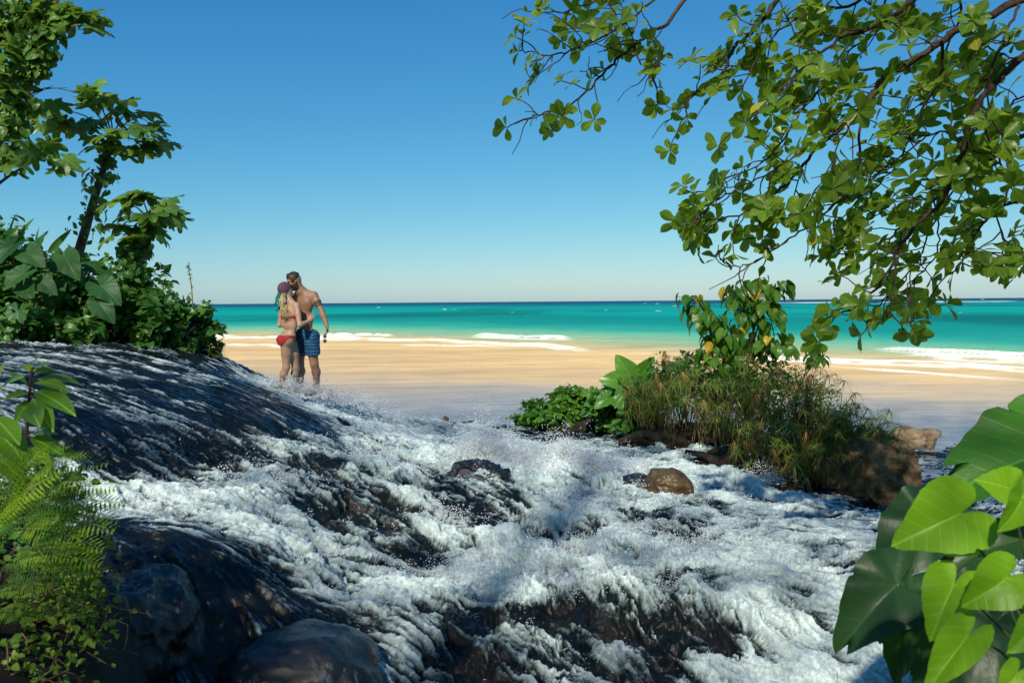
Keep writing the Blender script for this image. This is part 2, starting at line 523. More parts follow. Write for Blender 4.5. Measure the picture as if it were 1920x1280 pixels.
# ------------------------------------------------------------------ the cascade
# (px, py, d, foam, turbulence): points of the running water surface
CP = [
 # upper river and the crest seen against the sea
 (-500, 640, 8.5, .35, .10), (-200, 641, 9, .35, .10), (0, 641, 9.6, .38, .10), (120, 640, 10.1, .40, .10), (250, 640, 10.6, .40, .10), (330, 650, 11.0, .40, .10), (400, 668, 11.3, .40, .12),
 (450, 692, 11.5, .5, .25), (500, 713, 11.6, .75, .5), (520, 738, 11.5, .8, .45), (560, 762, 11.5, .8, .45), (610, 772, 11.65, .85, .45), (680, 766, 12.8, .85, .6),
 (760, 791, 14.2, .7, .5), (850, 801, 15.3, .6, .35), (1000, 797, 16.0, .45, .25),
 # smooth dark tongue
 (-400, 740, 5.5, 0.44, .12), (-100, 720, 6.3, 0.49, .12), (0, 700, 7.2, 0.49, .10), (150, 690, 8.0, 0.43, .08), (300, 700, 9.0, 0.37, .08), (420, 715, 9.8, 0.34, .07), (520, 750, 10.1, 0.37, .1),
 (0, 770, 5.9, 0.45, .12), (150, 775, 6.3, 0.35, .10), (300, 765, 7.5, 0.29, .08), (450, 765, 8.5, 0.21, .06), (560, 793, 9.0, 0.23, .06),
 (600, 765, 10.7, 0.80, .5), (700, 800, 11.5, 0.85, .55), (780, 815, 12.5, 0.75, .5),
 # first drop and the foam trough under it
 (130, 850, 5.7, .30, .4), (250, 850, 6.1, .30, .4), (380, 850, 6.8, .42, .6), (480, 840, 7.4, .5, .65), (600, 840, 8.5, .66, .65), (700, 850, 9.3, .74, .65),
 (220, 925, 5.35, .82, .6), (350, 935, 5.6, .78, .6), (470, 920, 6.3, .6, .7), (560, 900, 7.0, .42, .7), (660, 890, 7.8, .40, .75), (760, 880, 8.5, .6, .7),
 (100, 960, 4.9, .5, .3), (300, 975, 5.0, .62, .35), (430, 985, 5.15, .68, .5), (520, 985, 5.7, .74, .65),
 # second drop
 (600, 960, 6.6, .42, .75), (700, 945, 7.2, .38, .75), (790, 960, 7.4, .5, .8), (860, 975, 7.5, .6, .8),
 (600, 1060, 5.45, .70, .75), (700, 1045, 6.1, .32, .75), (800, 1050, 6.5, .30, .75), (870, 1060, 6.6, .6, .8),
 (520, 1075, 4.9, .55, .6), (640, 1115, 5.1, .72, .75), (760, 1100, 5.6, .85, .85), (880, 1090, 6.0, .92, .9), (1000, 1070, 6.5, .92, .9),
 # round the dark rock and out to the islet
 (860, 860, 9.6, .8, .7), (920, 920, 8.5, .45, .6), (920, 960, 8.0, .34, .65), (1000, 900, 9.2, .85, .8), (980, 840, 11.5, .8, .7),
 (900, 815, 13.5, .7, .45), (1050, 812, 14.2, .3, .2), (1200, 815, 13.8, .3, .25), (1100, 850, 11.6, .75, .6), (1250, 855, 11.2, .75, .5), (1100, 910, 9.5, .82, .8),
 (1230, 930, 9.0, .7, .7), (1370, 910, 9.7, .8, .55), (1480, 935, 9.5, .75, .45), (1600, 955, 9.4, .45, .3), (1720, 900, 11, .38, .3), (1850, 840, 13.5, .35, .25), (2100, 830, 14, .35, .25), (1720, 850, 13, .4, .25),
 (1000, 980, 8.0, .75, .85), (1130, 985, 7.9, .7, .8), (1250, 985, 7.8, .6, .7), (1380, 990, 7.7, .7, .55), (1530, 1000, 7.6, .7, .4), (1680, 980, 8.4, .5, .35), (1900, 950, 9.2, .5, .35), (2200, 960, 9.2, .5, .3),
 (1080, 1040, 6.9, .8, .9), (1250, 1045, 6.6, .85, .8), (1400, 1060, 6.4, .85, .7), (1550, 1080, 6.2, .62, .5), (1700, 1080, 6.3, .6, .5), (2000, 1080, 6.3, .6, .4),
 # the drowned boulder in front
 (1060, 1095, 5.75, .8, .9), (1180, 1085, 5.65, .78, .85), (1310, 1095, 5.6, .6, .8), (1420, 1120, 5.6, .8, .7),
 (1000, 1170, 5.15, .42, .85), (1130, 1170, 5.2, .42, .8), (1270, 1170, 5.2, .34, .75), (1370, 1190, 5.2, .44, .7), (1480, 1190, 5.3, .85, .6), (1620, 1180, 5.4, .85, .5), (1900, 1180, 5.3, .7, .5),
 (860, 1170, 4.95, .4, .75), (740, 1190, 4.75, .42, .6), (900, 1270, 4.55, .45, .7), (1050, 1270, 4.65, .45, .75), (1200, 1262, 4.75, .42, .7), (1330, 1265, 4.75, .75, .65), (1500, 1275, 4.8, .92, .6), (1700, 1270, 4.85, .9, .5), (2000, 1270, 4.85, .8, .4),
 (760, 1275, 4.35, .55, .5), (600, 1250, 4.1, .35, .3), (1000, 1420, 4.0, .7, .6), (1400, 1420, 4.1, .8, .5), (700, 1430, 3.8, .6, .5),
 (180, 1000, 4.35, .3, .1), (280, 992, 4.5, .34, .1), (380, 992, 4.75, .36, .15), (460, 1025, 4.75, .34, .2), (500, 1090, 4.6, .34, .25), (440, 1120, 4.3, .22, .12), (340, 1060, 4.25, .26, .08), (250, 1060, 4.1, .25, .08),
 (400, 1190, 4.12, .14, .1), (300, 1160, 4.05, .2, .08), (480, 1200, 4.2, .25, .2), (220, 1160, 3.9, .15, .08), (300, 1270, 3.85, .12, .08), (420, 1270, 3.95, .15, .1), (150, 1080, 4.0, .2, .1),
]
# far side of the crest, running down to the beach, and ground beneath the plants behind it (x, y, z)
XP = [(-8, 14.5, 1.9, .3, .1), (-5.5, 13.5, 1.7, .3, .1), (-4.2, 13.6, 0.9, .3, .2), (-3.2, 14.0, 0.1, .4, .3), (-2.2, 15.0, -.3, .5, .3), (-4.6, 15.5, -.3, .3, .2), (-8, 17.5, .2, .3, .1), (-12, 12, 2.2, .3, .1), (-13, 17, .4, .3, .1),
      (-1, 17.4, -.3, .4, .2), (1.5, 18, -.3, .4, .2), (5, 17.5, -.25, .3, .2), (9, 17, -.2, .3, .2), (12, 16, -.2, .3, .2), (14, 11, .0, .4, .3)]
def cascade():
    pts, fv, tv = [], [], []
    for px, py, d, fo, tu in CP:
        p = P(px, py, d); pts.append((p.x, p.y, p.z)); fv.append(fo); tv.append(tu)
    for x, y, z, fo, tu in XP:
        pts.append((x, y, z)); fv.append(fo); tv.append(tu)
    pts = np.array(pts); fv = np.array(fv); tv = np.array(tv)
    n = len(pts)
    def phi(r2): return 0.5 * r2 * np.log(r2 + 1e-6)
    D2 = ((pts[:, None, :2] - pts[None, :, :2]) ** 2).sum(-1)
    A = np.zeros((n + 3, n + 3)); A[:n, :n] = phi(D2) + np.eye(n) * 0.12
    A[:n, n] = 1; A[:n, n + 1:] = pts[:, :2]; A[n, :n] = 1; A[n + 1:, :n] = pts[:, :2].T
    w = np.linalg.solve(A, np.concatenate([pts[:, 2], np.zeros(3)]))
    def height(x, y):
        sh = x.shape; x = x.ravel(); y = y.ravel()
        o = np.empty(len(x), dtype=np.float64)
        for s in range(0, len(x), 40000):
            r2 = (x[s:s + 40000, None] - pts[None, :, 0]) ** 2 + (y[s:s + 40000, None] - pts[None, :, 1]) ** 2
            o[s:s + 40000] = phi(r2) @ w[:n] + w[n] + w[n + 1] * x[s:s + 40000] + w[n + 2] * y[s:s + 40000]
        return o.reshape(sh)
    def shep(x, y, val):
        sh = x.shape; x = x.ravel(); y = y.ravel()
        o = np.empty((len(x), val.shape[1]))
        for s in range(0, len(x), 40000):
            r2 = (x[s:s + 40000, None] - pts[None, :, 0]) ** 2 + (y[s:s + 40000, None] - pts[None, :, 1]) ** 2
            k = 1 / (r2 + 0.012) ** 1.9
            o[s:s + 40000] = (k @ val) / k.sum(1, keepdims=True)
        return o.reshape(sh + (val.shape[1],))
    NR, NC = 760, 1060
    y = np.exp(np.linspace(math.log(3.3), math.log(17.6), NR)); u = np.linspace(-0.86, 0.80, NC)
    # coarse evaluation, then bilinear to the full grid
    cr, cc = 190, 212
    ri = np.linspace(0, NR - 1, cr); ci = np.linspace(0, NC - 1, cc)
    yc = np.interp(ri, np.arange(NR), y); uc = np.interp(ci, np.arange(NC), u)
    Yc, Uc = np.meshgrid(yc, uc, indexing='ij')
    Zc = height(Uc * Yc, Yc); FTc = shep(Uc * Yc, Yc, np.stack([fv, tv], -1))
    def up(A):
        B = np.array([np.interp(np.arange(NC), ci, row) for row in A])
        return np.array([np.interp(np.arange(NR), ri, colm) for colm in B.T]).T
    Y, U = np.meshgrid(y, u, indexing='ij'); X = U * Y
    H = up(Zc)
    for _ in range(3):
        H[1:-1, 1:-1] = (H[1:-1, 1:-1] * 2 + H[:-2, 1:-1] + H[2:, 1:-1] + H[1:-1, :-2] + H[1:-1, 2:]) / 6
    foam = up(FTc[..., 0]); turb = up(FTc[..., 1])
    # boulders the water runs over
    bump = fbm(X / 0.9, Y / 0.9, 3, 101)
    H = H + 0.10 * turb * bump + 0.05 * fbm(X / .45, Y / .45, 2, 107) * turb
    for px, py, d, hgt, wd in ((905, 870, 9.7, .20, .20), (1040, 880, 10.1, .20, .26), (1150, 900, 9.7, .10, .22), (1000, 1060, 6.6, .10, .3), (640, 905, 7.7, .10, .3), (1390, 915, 9.75, .14, .18)):
        q = P(px, py, d); H = H + hgt * np.exp(-((X - q.x) ** 2 + (Y - q.y) ** 2) / wd ** 2)
    # flow: downhill, blended with the general run of the river to the right
    dHdy = np.gradient(H, axis=0) / np.gradient(y)[:, None]
    dHdu = np.gradient(H, axis=1) / np.gradient(u)[None, :]
    gx = dHdu / Y; gy = dHdy - dHdu * X / (Y * Y)
    def blur(A, k):
        for _ in range(k):
            A = A.copy()
            A[1:-1] = (A[:-2] + 2 * A[1:-1] + A[2:]) / 4; A[:, 1:-1] = (A[:, :-2] + 2 * A[:, 1:-1] + A[:, 2:]) / 4
        return A
    gx = blur(gx, 14); gy = blur(gy, 14)
    fx = -gx + 0.16; fy = -gy - 0.02
    fl = np.sqrt(fx * fx + fy * fy) + 1e-6; fx /= fl; fy /= fl
    dyi = np.gradient(y); du = u[1] - u[0]
    def lic(src, L, steps):
        """average the source along the streamlines, half length L metres"""
        acc = src.copy(); wsum = 1.0
        for sgn in (1, -1):
            I, J = np.meshgrid(np.arange(NR, dtype=np.float32), np.arange(NC, dtype=np.float32), indexing='ij')
            for s in range(steps):
                ii = np.clip(np.rint(I), 0, NR - 1).astype(np.int32); jj = np.clip(np.rint(J), 0, NC - 1).astype(np.int32)
                vx = fx[ii, jj] * L / steps * sgn; vy = fy[ii, jj] * L / steps * sgn
                yy = y[ii]; uu = u[jj]
                I = I + vy / dyi[ii]; J = J + (vx - uu * vy) / yy / du
                ii = np.clip(np.rint(I), 0, NR - 1).astype(np.int32); jj = np.clip(np.rint(J), 0, NC - 1).astype(np.int32)
                acc += src[ii, jj]; wsum += 1
        a = acc / wsum
        return a / (a.std() + 1e-9)
    s1 = lic(fbm(X / 0.06, Y / 0.06, 2, 121).astype(np.float32), 0.26, 10)
    s2 = lic(fbm(X / 0.20, Y / 0.20, 3, 127).astype(np.float32), 0.5, 10)
    s3 = lic(pn(X / 0.024, Y / 0.024, 131).astype(np.float32), 0.07, 5)
    # turbulent froth, its pattern dragged by the flow
    wx = X + 0.10 * s2 * fx; wy = Y + 0.10 * s2 * fy
    qx = wx + .07 * fbm(X / .2, Y / .2, 2, 137); qy = wy + .07 * fbm(X / .2, Y / .2, 2, 139)
    froth = ridged(qx / 0.26, qy / 0.26, 4, 141); froth /= froth.std(); froth -= froth.mean()
    cell = ridged(qx / 0.12, qy / 0.12, 3, 145); cell = (cell - cell.mean()) / cell.std()
    big = fbm(X / 0.6, Y / 0.6, 3, 151); big /= big.std()
    grain = fbm(X / 0.030, Y / 0.030, 2, 155); grain /= grain.std()
    # foam pattern: streaks on calm water, froth on rough water
    tcl = np.clip(turb * 1.25 - .05, 0, 1)
    patchy = fbm(X / 0.5, Y / 0.5, 3, 171); patchy /= patchy.std()
    def puff(lam, sd, drag):
        a_ = np.abs(pn((qx + drag * fx * s2) / lam, (qy + drag * fy * s2) / lam, sd)); return (a_ - a_.mean()) / a_.std()
    p1, p2, p3 = puff(.55, 181, .1), puff(.24, 185, .05), puff(.10, 189, .02)
    chop = fbm(X / .16 + .5 * s2, Y / .10, 3, 193); chop /= chop.std()
    fil = ridged(qx / .17, qy / .17, 2, 197); fil = (fil - fil.mean()) / fil.std()      # lacy threads of foam over dark water
    fil2 = ridged(qx / .065, qy / .065, 2, 203); fil2 = (fil2 - fil2.mean()) / fil2.std()
    calm = 0.40 * s1 + 0.32 * s2 + 0.28 * s3 + 0.46 * patchy + .30 * chop
    rough = 0.22 * p1 + 0.24 * p2 + 0.16 * p3 + 0.46 * fil + 0.36 * fil2 + 0.26 * s3 + 0.40 * big + 0.26 * s1
    rough = rough.astype(np.float32); rough = 0.55 * rough + 0.60 * rough.std() * lic(rough, 0.11, 7)
    pat = calm * (1 - tcl) + rough * tcl
    lvl = (foam - 0.5) * 4.2 + pat - 0.12
    mask = sstep(-1.2, 1.7, lvl)
    # relief, pushed out along the normal of the smooth surface
    rel = turb * (0.042 * big + 0.034 * p1 + 0.013 * p2 + 0.006 * p3 + 0.007 * s1 + 0.007 * fil + 0.004 * fil2) \
        + (0.004 * s1 + 0.008 * s2 + 0.0012 * s3 + 0.006 * chop) * (1 - 0.6 * tcl) + 0.03 * mask * turb
    nl = np.sqrt(1 + gx * gx + gy * gy)
    hx = turb * 0.05 * fbm(X / .17, Y / .17, 2, 161) - rel * gx / nl; hy = turb * 0.05 * fbm(X / .17, Y / .17, 2, 165) - rel * gy / nl
    Zd = H + rel / nl
    V = np.stack([X + hx, Y + hy, Zd], -1).reshape(-1, 3)
    idx = np.arange(NR * NC).reshape(NR, NC)
    Fq = np.stack([idx[:-1, :-1], idx[:-1, 1:], idx[1:, 1:], idx[1:, :-1]], -1).reshape(-1, 4)
    me = mesh_np('rushing_water', V, Fq, None, {'foam': mask.ravel(), 'dens': blur(mask, 8).ravel(), 'turb': tcl.ravel()})
    m, nn, l, out = new_mat('white_water')
    af = nn.new('ShaderNodeAttribute'); af.attribute_name = 'foam'
    ad = nn.new('ShaderNodeAttribute'); ad.attribute_name = 'dens'
    at = nn.new('ShaderNodeAttribute'); at.attribute_name = 'turb'
    p = pos_n(nn)
    fine = noise_n(nn, l, 60.0, 5, 0.65, p)
    f2 = math_n(nn, l, 'ADD', af.outputs['Fac'], math_n(nn, l, 'MULTIPLY', math_n(nn, l, 'SUBTRACT', fine, 0.5), 0.55))
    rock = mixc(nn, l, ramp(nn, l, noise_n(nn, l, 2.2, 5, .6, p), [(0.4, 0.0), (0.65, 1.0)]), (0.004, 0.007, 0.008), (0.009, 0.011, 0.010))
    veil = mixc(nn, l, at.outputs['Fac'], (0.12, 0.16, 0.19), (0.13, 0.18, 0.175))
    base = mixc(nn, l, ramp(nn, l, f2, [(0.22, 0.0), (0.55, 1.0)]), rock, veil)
    f3 = ramp(nn, l, f2, [(0.42, 0.0), (1.0, 1.0)])
    bub = ramp(nn, l, noise_n(nn, l, 34.0, 6, 0.72, p), [(0.36, 0.0), (0.58, 1.0)])
    base = mixc(nn, l, f3, base, mixc(nn, l, bub, (0.33, 0.43, 0.42), (0.63, 0.73, 0.715)))
    f2 = f3
    bp = nd(nn, 'ShaderNodeBump', i_Strength=0.55, i_Distance=0.012)
    l.new(noise_n(nn, l, 46.0, 6, 0.68, p, .4), bp.inputs['Height'])
    pr = nd(nn, 'ShaderNodeBsdfPrincipled')
    l.new(base, pr.inputs['Base Color']); l.new(bp.outputs[0], pr.inputs['Normal'])
    l.new(math_n(nn, l, 'ADD', 0.10, math_n(nn, l, 'MULTIPLY', f2, 0.5)), pr.inputs['Roughness'])
    l.new(math_n(nn, l, 'MULTIPLY', f2, 0.85), pr.inputs['Subsurface Weight'])
    pr.inputs['Subsurface Radius'].default_value = (0.028, 0.036, 0.036); pr.inputs['Subsurface Scale'].default_value = 1.0
    pr.inputs['Specular IOR Level'].default_value = 0.3
    l.new(pr.outputs[0], out.inputs[0])
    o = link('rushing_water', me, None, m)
    tag(o, 'white foaming river water rushing down over dark rocks', None, None, 'structure')
    # grid lookup used to stand things on the water
    def zat(x, yv):
        i = np.interp(yv, y, np.arange(NR)); j = np.interp(x / yv, u, np.arange(NC))
        return float(Zd[int(round(i)), int(round(j))])
    return dict(V=V.reshape(NR, NC, 3), mask=mask, turb=turb, fx=fx, fy=fy, foam=foam, zat=zat, H=H, big=big)
W = cascade()

# ------------------------------------------------------------------ spray thrown up by the cascade
def spray():
    rg = np.random.default_rng(77)
    V, mask, turb = W['V'], W['mask'], W['turb']
    NR, NC = mask.shape
    Yv = V[..., 1]
    area = Yv ** 2                       # a grid cell covers more ground farther out
    wgt = (np.clip(mask - 0.35, 0, 1) * np.clip(turb - 0.3, 0, 1) ** 1.3 * area * (Yv < 14.5)).ravel()
    wgt /= wgt.sum()
    C, R = [], []
    ne = 1700
    em = rg.choice(len(wgt), ne, p=wgt)
    for e in em:
        i, j = divmod(int(e), NC)
        p0 = V[i, j]; k = int(rg.integers(4, 16))
        vel = np.array([W['fx'][i, j] * .6, W['fy'][i, j] * .6, 0]) + np.array([rg.normal(0, .35), rg.normal(0, .35), abs(rg.normal(0.9, .4))])
        vel *= 0.35 + 0.75 * turb[i, j]
        t = rg.uniform(0.0, 0.14, k)[:, None]
        q = p0 + vel * t + np.array([0, 0, -4.9]) * t * t + rg.normal(0, 0.012, (k, 3)) * (1 + 6 * t)
        C.append(q); R.append(rg.gamma(2.2, 0.0013, k) + 0.0015)
    # thrown plumes: (px, py, d, height, spread, count, lean)
    for px, py, d, h, sp, cnt, lean in PLUMES:
        b = np.array(P(px, py, d)); nf = cnt // 14
        for _ in range(nf):
            b2 = b + np.array([rg.normal(0, sp), rg.normal(0, sp * .5), rg.uniform(-.06, .02)])
            hh = h * rg.gamma(1.6, 0.42) * math.exp(-((b2[0] - b[0]) / (1.5 * sp)) ** 2)
            v0 = math.sqrt(2 * 9.8 * max(hh, .01)); k = 14
            vel = np.array([rg.normal(lean, .4), rg.normal(0, .35), v0])
            t = (rg.beta(1.2, 1.6, k) * (v0 / 9.8) * 1.1)[:, None]
            q = b2 + vel * t + np.array([0, 0, -4.9]) * t * t + rg.normal(0, 0.028, (k, 3)) * (0.7 + 2.0 * t)
            C.append(q); R.append(rg.gamma(1.5, 0.0014, k) + 0.0012)
    C = np.concatenate(C); R = np.concatenate(R)
    R = np.minimum(R * np.clip(C[:, 1] / 8, .5, 1.4), .0052 * np.clip(C[:, 1] / 8, .6, 1.4))
    oc = np.array([(1, 0, 0), (-1, 0, 0), (0, 1, 0), (0, -1, 0), (0, 0, 1), (0, 0, -1)], dtype=float)
    of = np.array([(0, 2, 4), (2, 1, 4), (1, 3, 4), (3, 0, 4), (2, 0, 5), (1, 2, 5), (3, 1, 5), (0, 3, 5)])
    N = len(C)
    st = 1 + 0.8 * rg.random((N, 3))
    VV = (C[:, None, :] + oc[None] * (R[:, None] * st)[:, None, :]).reshape(-1, 3)
    FF = (of[None] + (np.arange(N) * 6)[:, None, None]).reshape(-1, 3)
    me = mesh_np('spray', VV, FF)
    m, n, l, out = new_mat('spray_drops')
    df = nd(n, 'ShaderNodeBsdfPrincipled', i_Roughness=0.25); df.inputs['Base Color'].default_value = (0.93, 0.95, 0.96, 1)
    tl = n.new('ShaderNodeBsdfTranslucent'); tl.inputs[0].default_value = (0.95, 0.96, 0.97, 1)
    mx = n.new('ShaderNodeMixShader'); mx.inputs[0].default_value = 0.4
    l.new(df.outputs[0], mx.inputs[1]); l.new(tl.outputs[0], mx.inputs[2]); l.new(mx.outputs[0], out.inputs[0])
    o = link('spray', me, None, m)
    tag(o, 'white spray drops thrown up above the rapids', 'spray', None, 'stuff')
PLUMES = [(905, 850, 9.7, .34, .20, 9000, .2), (1040, 862, 10.2, .26, .26, 8000, .1), (960, 875, 9.5, .18, .30, 4000, .2), (1130, 880, 10.0, .14, .3, 3000, .2), (560, 732, 11.5, .16, .22, 2600, .5), (640, 752, 12.0, .14, .3, 3000, .8), (720, 782, 13.0, .14, .35, 2600, .8),
          (800, 800, 13.8, .14, .3, 1800, .6), (880, 1075, 6.0, .12, .25, 2200, .3), (1080, 1050, 6.7, .12, .3, 2200, .2), (1150, 1085, 5.7, .07, .25, 1800, 0), (1330, 1020, 7.2, .08, .3, 1500, .2), (1420, 900, 9.9, .16, .2, 1700, .3),
          (260, 928, 5.4, .05, .25, 900, .3), (450, 900, 6.5, .10, .3, 1800, .4), (680, 870, 8.4, .12, .3, 1800, .4), (520, 716, 11.4, .1, .2, 1200, .3), (800, 960, 7.4, .09, .2, 1500, .4)]
spray()
# ------------------------------------------------------------------ tall trees behind the viewpoint that keep the river in shade
M_BARK = simple_mat('bark', (0.05, 0.038, 0.028), (0.10, 0.08, 0.06), 9, 0.9, 0.8, 0.02)
M_GROVE = leaf_mat('grove_leaf', (0.035, 0.07, 0.015), (0.07, 0.12, 0.02), (0.16, 0.28, 0.03), 0.3)
def grove():
    rr = random.Random(5)
    b = blade(lambda t: 0.32 * math.sin(math.pi * min(1, t * .97 + .015)) ** 0.8, 2, 0.2, 0.2)
    def crown(n, rx, rz, seed):
        r2 = random.Random(seed); it = []
        cl = []
        for k in range(42):
            a = r2.uniform(0, 2 * math.pi); z = r2.uniform(-1, 1); q = math.sqrt(1 - z * z)
            f = r2.uniform(.45, 1.0)
            cl.append((Vector((math.cos(a) * q * rx * f, math.sin(a) * q * rx * f, z * rz * f)), r2.uniform(.9, 1.7)))
        for k in range(n):
            if k % 8 == 0:
                c, cr = cl[(k // 4) % len(cl)]
                v = c + Vector((r2.gauss(0, 1), r2.gauss(0, 1), r2.gauss(0, .8))).normalized() * cr * r2.random() ** .4
            else:
                v = Vector((r2.gauss(0, 1), r2.gauss(0, 1), r2.gauss(0, 1))).normalized() * r2.random() ** .38 * 1.08
                v = Vector((v.x * rx, v.y * rx, v.z * rz))
            ax = Vector((r2.uniform(-1, 1), r2.uniform(-1, 1), r2.uniform(-.9, .2)))
            it.append((0, frame(v, ax, Vector((r2.gauss(0, .5), r2.gauss(0, .5), 1)), r2.uniform(.12, .20))))
        return it, cl
    me_c = None
    for k, (x, y, h, s) in enumerate(GROVE):
        t = thing('shade_tree', (x, y, 0.6), 'tall leafy tree behind the viewpoint whose crown shades the river', 'tree', 'shade trees behind the viewpoint')
        if me_c is None:
            it, cl = crown(GROVE_LEAVES, 4.0, 3.6, 3)
            c = scatter('crown', [b], it, M_GROVE)
            me_c = c.data
            mb = MB()
            for cc, cr in cl[::5]:
                mb.tube(spline([Vector((0, 0, -4.2)), Vector((cc.x * .3, cc.y * .3, -2.0)), cc], 3), [.035, .03, .028, .025, .02, .015, .01], 5)
            limbs = mb.build('limbs', M_BARK)
        else:
            c = bpy.data.objects.new('crown', me_c); COL.objects.link(c)
            limbs = bpy.data.objects.new('limbs', limbs.data); COL.objects.link(limbs)
        top = Vector((x, y, h - 3.6 * s))
        for o in (c, limbs):
            o.location = top; o.scale = (s, s, s); o.rotation_euler = (0, 0, k * 1.7)
            o.parent = t; o.matrix_parent_inverse = Matrix.Translation(-t.location)
        c['kind'] = 'stuff'
        mb = MB(); z1 = top.z - 3.9 * s
        mb.tube(spline([Vector((x + .3, y - .2, .3)), Vector((x + .15, y, z1 * .5)), Vector((x, y, z1 + .4))], 4),
                [.30, .26, .22, .19, .16, .13, .11, .09, .06], 10, jitter=.06)
        mb.build('trunk', M_BARK, t)
GROVE_LEAVES = 4300
GROVE = [(-16, -3, 17, 1.15), (-9.5, -5, 20, 1.2), (-3.5, -6, 21.5, 1.25), (3.2, -5.5, 20.5, 1.2), (9.5, -5, 19.5, 1.2), (15.5, -4, 19, 1.15), (-22, -5, 16, 1.1), (21, -6, 20, 1.1),
         (-13, -8, 13, 1.2), (-6.5, -7.5, 13.5, 1.2), (-0.5, -8, 14, 1.2), (6, -8, 13.5, 1.2), (12.5, -8, 13, 1.2), (-3, -4.5, 8, .8), (3, -4.5, 8.4, .8), (-8.5, -5, 8, .9), (8.5, -5, 8, .9), (18, -8, 12, 1.2), (-19, -8, 11, 1.2)]
grove()

def forest_floor():
    X, Y = np.meshgrid(np.linspace(-45, 45, 80), np.linspace(-45, 2.7, 60))
    Z = 0.95 + 0.25 * fbm(X / 5, Y / 5, 3, 231) - 0.9 * sstep(0.6, 2.7, Y) + 0.03 * np.maximum(0, -Y - 4)
    idx = np.arange(X.size).reshape(X.shape)
    Fq = np.stack([idx[:-1, :-1], idx[:-1, 1:], idx[1:, 1:], idx[1:, :-1]], -1).reshape(-1, 4)
    m = simple_mat('leaf_litter', (0.020, 0.022, 0.010), (0.055, 0.050, 0.022), 3, .95, .8, .05)
    tag(link('ground', mesh_np('ground', np.stack([X, Y, Z], -1).reshape(-1, 3), Fq), None, m), 'shaded forest floor under the trees behind the viewpoint', None, None, 'structure')
forest_floor()
# ------------------------------------------------------------------ rocks
def rock_mat(name, ca, cb, moss=None, rough=0.75, wet=False, film=0.0, scale=5.0):
    m, n, l, out = new_mat(name)
    p = pos_n(n)
    ns = noise_n(n, l, scale, 10, 0.65, p)
    base = mixc(n, l, ramp(n, l, ns, [(0.36, 0.0), (0.64, 1.0)]), ca, cb)
    pit = n.new('ShaderNodeTexVoronoi'); pit.inputs['Scale'].default_value = scale * 5; l.new(p, pit.inputs['Vector'])
    base = mixc(n, l, ramp(n, l, pit.outputs['Distance'], [(0.0, 0.7), (0.35, 0.0)]), base, tuple(x * 0.4 for x in ca))
    if moss:
        g = n.new('ShaderNodeNewGeometry'); sx = n.new('ShaderNodeSeparateXYZ'); l.new(g.outputs['Normal'], sx.inputs[0])
        mm = math_n(n, l, 'MULTIPLY', ramp(n, l, sx.outputs[2], [(0.35, 0.0), (0.8, 1.0)]), ramp(n, l, noise_n(n, l, 7, 6, .6, p), [(0.4, 0.0), (0.6, 1.0)]))
        base = mixc(n, l, mm, base, moss)
    rg = rough
    if film > 0:            # thin runnels of foam sliding over the wet stone
        mp = n.new('ShaderNodeMapping'); mp.inputs['Rotation'].default_value = (0.0, 0.0, 0.5); mp.inputs['Scale'].default_value = (20, 16, 3.2); l.new(p, mp.inputs[0])
        fl = noise_n(n, l, 1.0, 7, 0.62, mp.outputs[0], .6)
        pat = noise_n(n, l, 1.7, 3, 0.5, p)
        fm = math_n(n, l, 'MULTIPLY', ramp(n, l, fl, [(0.52, 0.0), (0.72, 1.0)]), ramp(n, l, pat, [(0.42, 0.0), (0.62, film)]))
        base = mixc(n, l, fm, base, (0.55, 0.62, 0.64))
    pr = nd(n, 'ShaderNodeBsdfPrincipled', i_Roughness=rg)
    pr.inputs['Specular IOR Level'].default_value = 0.6 if wet else 0.3
    bp = nd(n, 'ShaderNodeBump', i_Strength=0.8, i_Distance=0.03 if not wet else 0.015)
    l.new(noise_n(n, l, scale * 4, 10, 0.7, p), bp.inputs['Height'])
    l.new(base, pr.inputs['Base Color']); l.new(bp.outputs[0], pr.inputs['Normal']); l.new(pr.outputs[0], out.inputs[0])
    return m
M_RWET = rock_mat('wet_rock', (0.006, 0.006, 0.006), (0.022, 0.020, 0.017), None, 0.22, True, 0.55)
M_RBROWN = rock_mat('brown_rock', (0.035, 0.02, 0.009), (0.13, 0.072, 0.026), (0.07, 0.06, 0.015), 0.4, True)
M_RTAN = rock_mat('tan_rock', (0.13, 0.085, 0.05), (0.38, 0.27, 0.17), None, 0.7)
M_RISLE = rock_mat('islet_rock', (0.07, 0.042, 0.022), (0.33, 0.21, 0.10), (0.09, 0.10, 0.025), 0.8)
M_SOIL = simple_mat('earth', (0.012, 0.010, 0.007), (0.038, 0.030, 0.019), 6, 0.95, 0.9, 0.03)

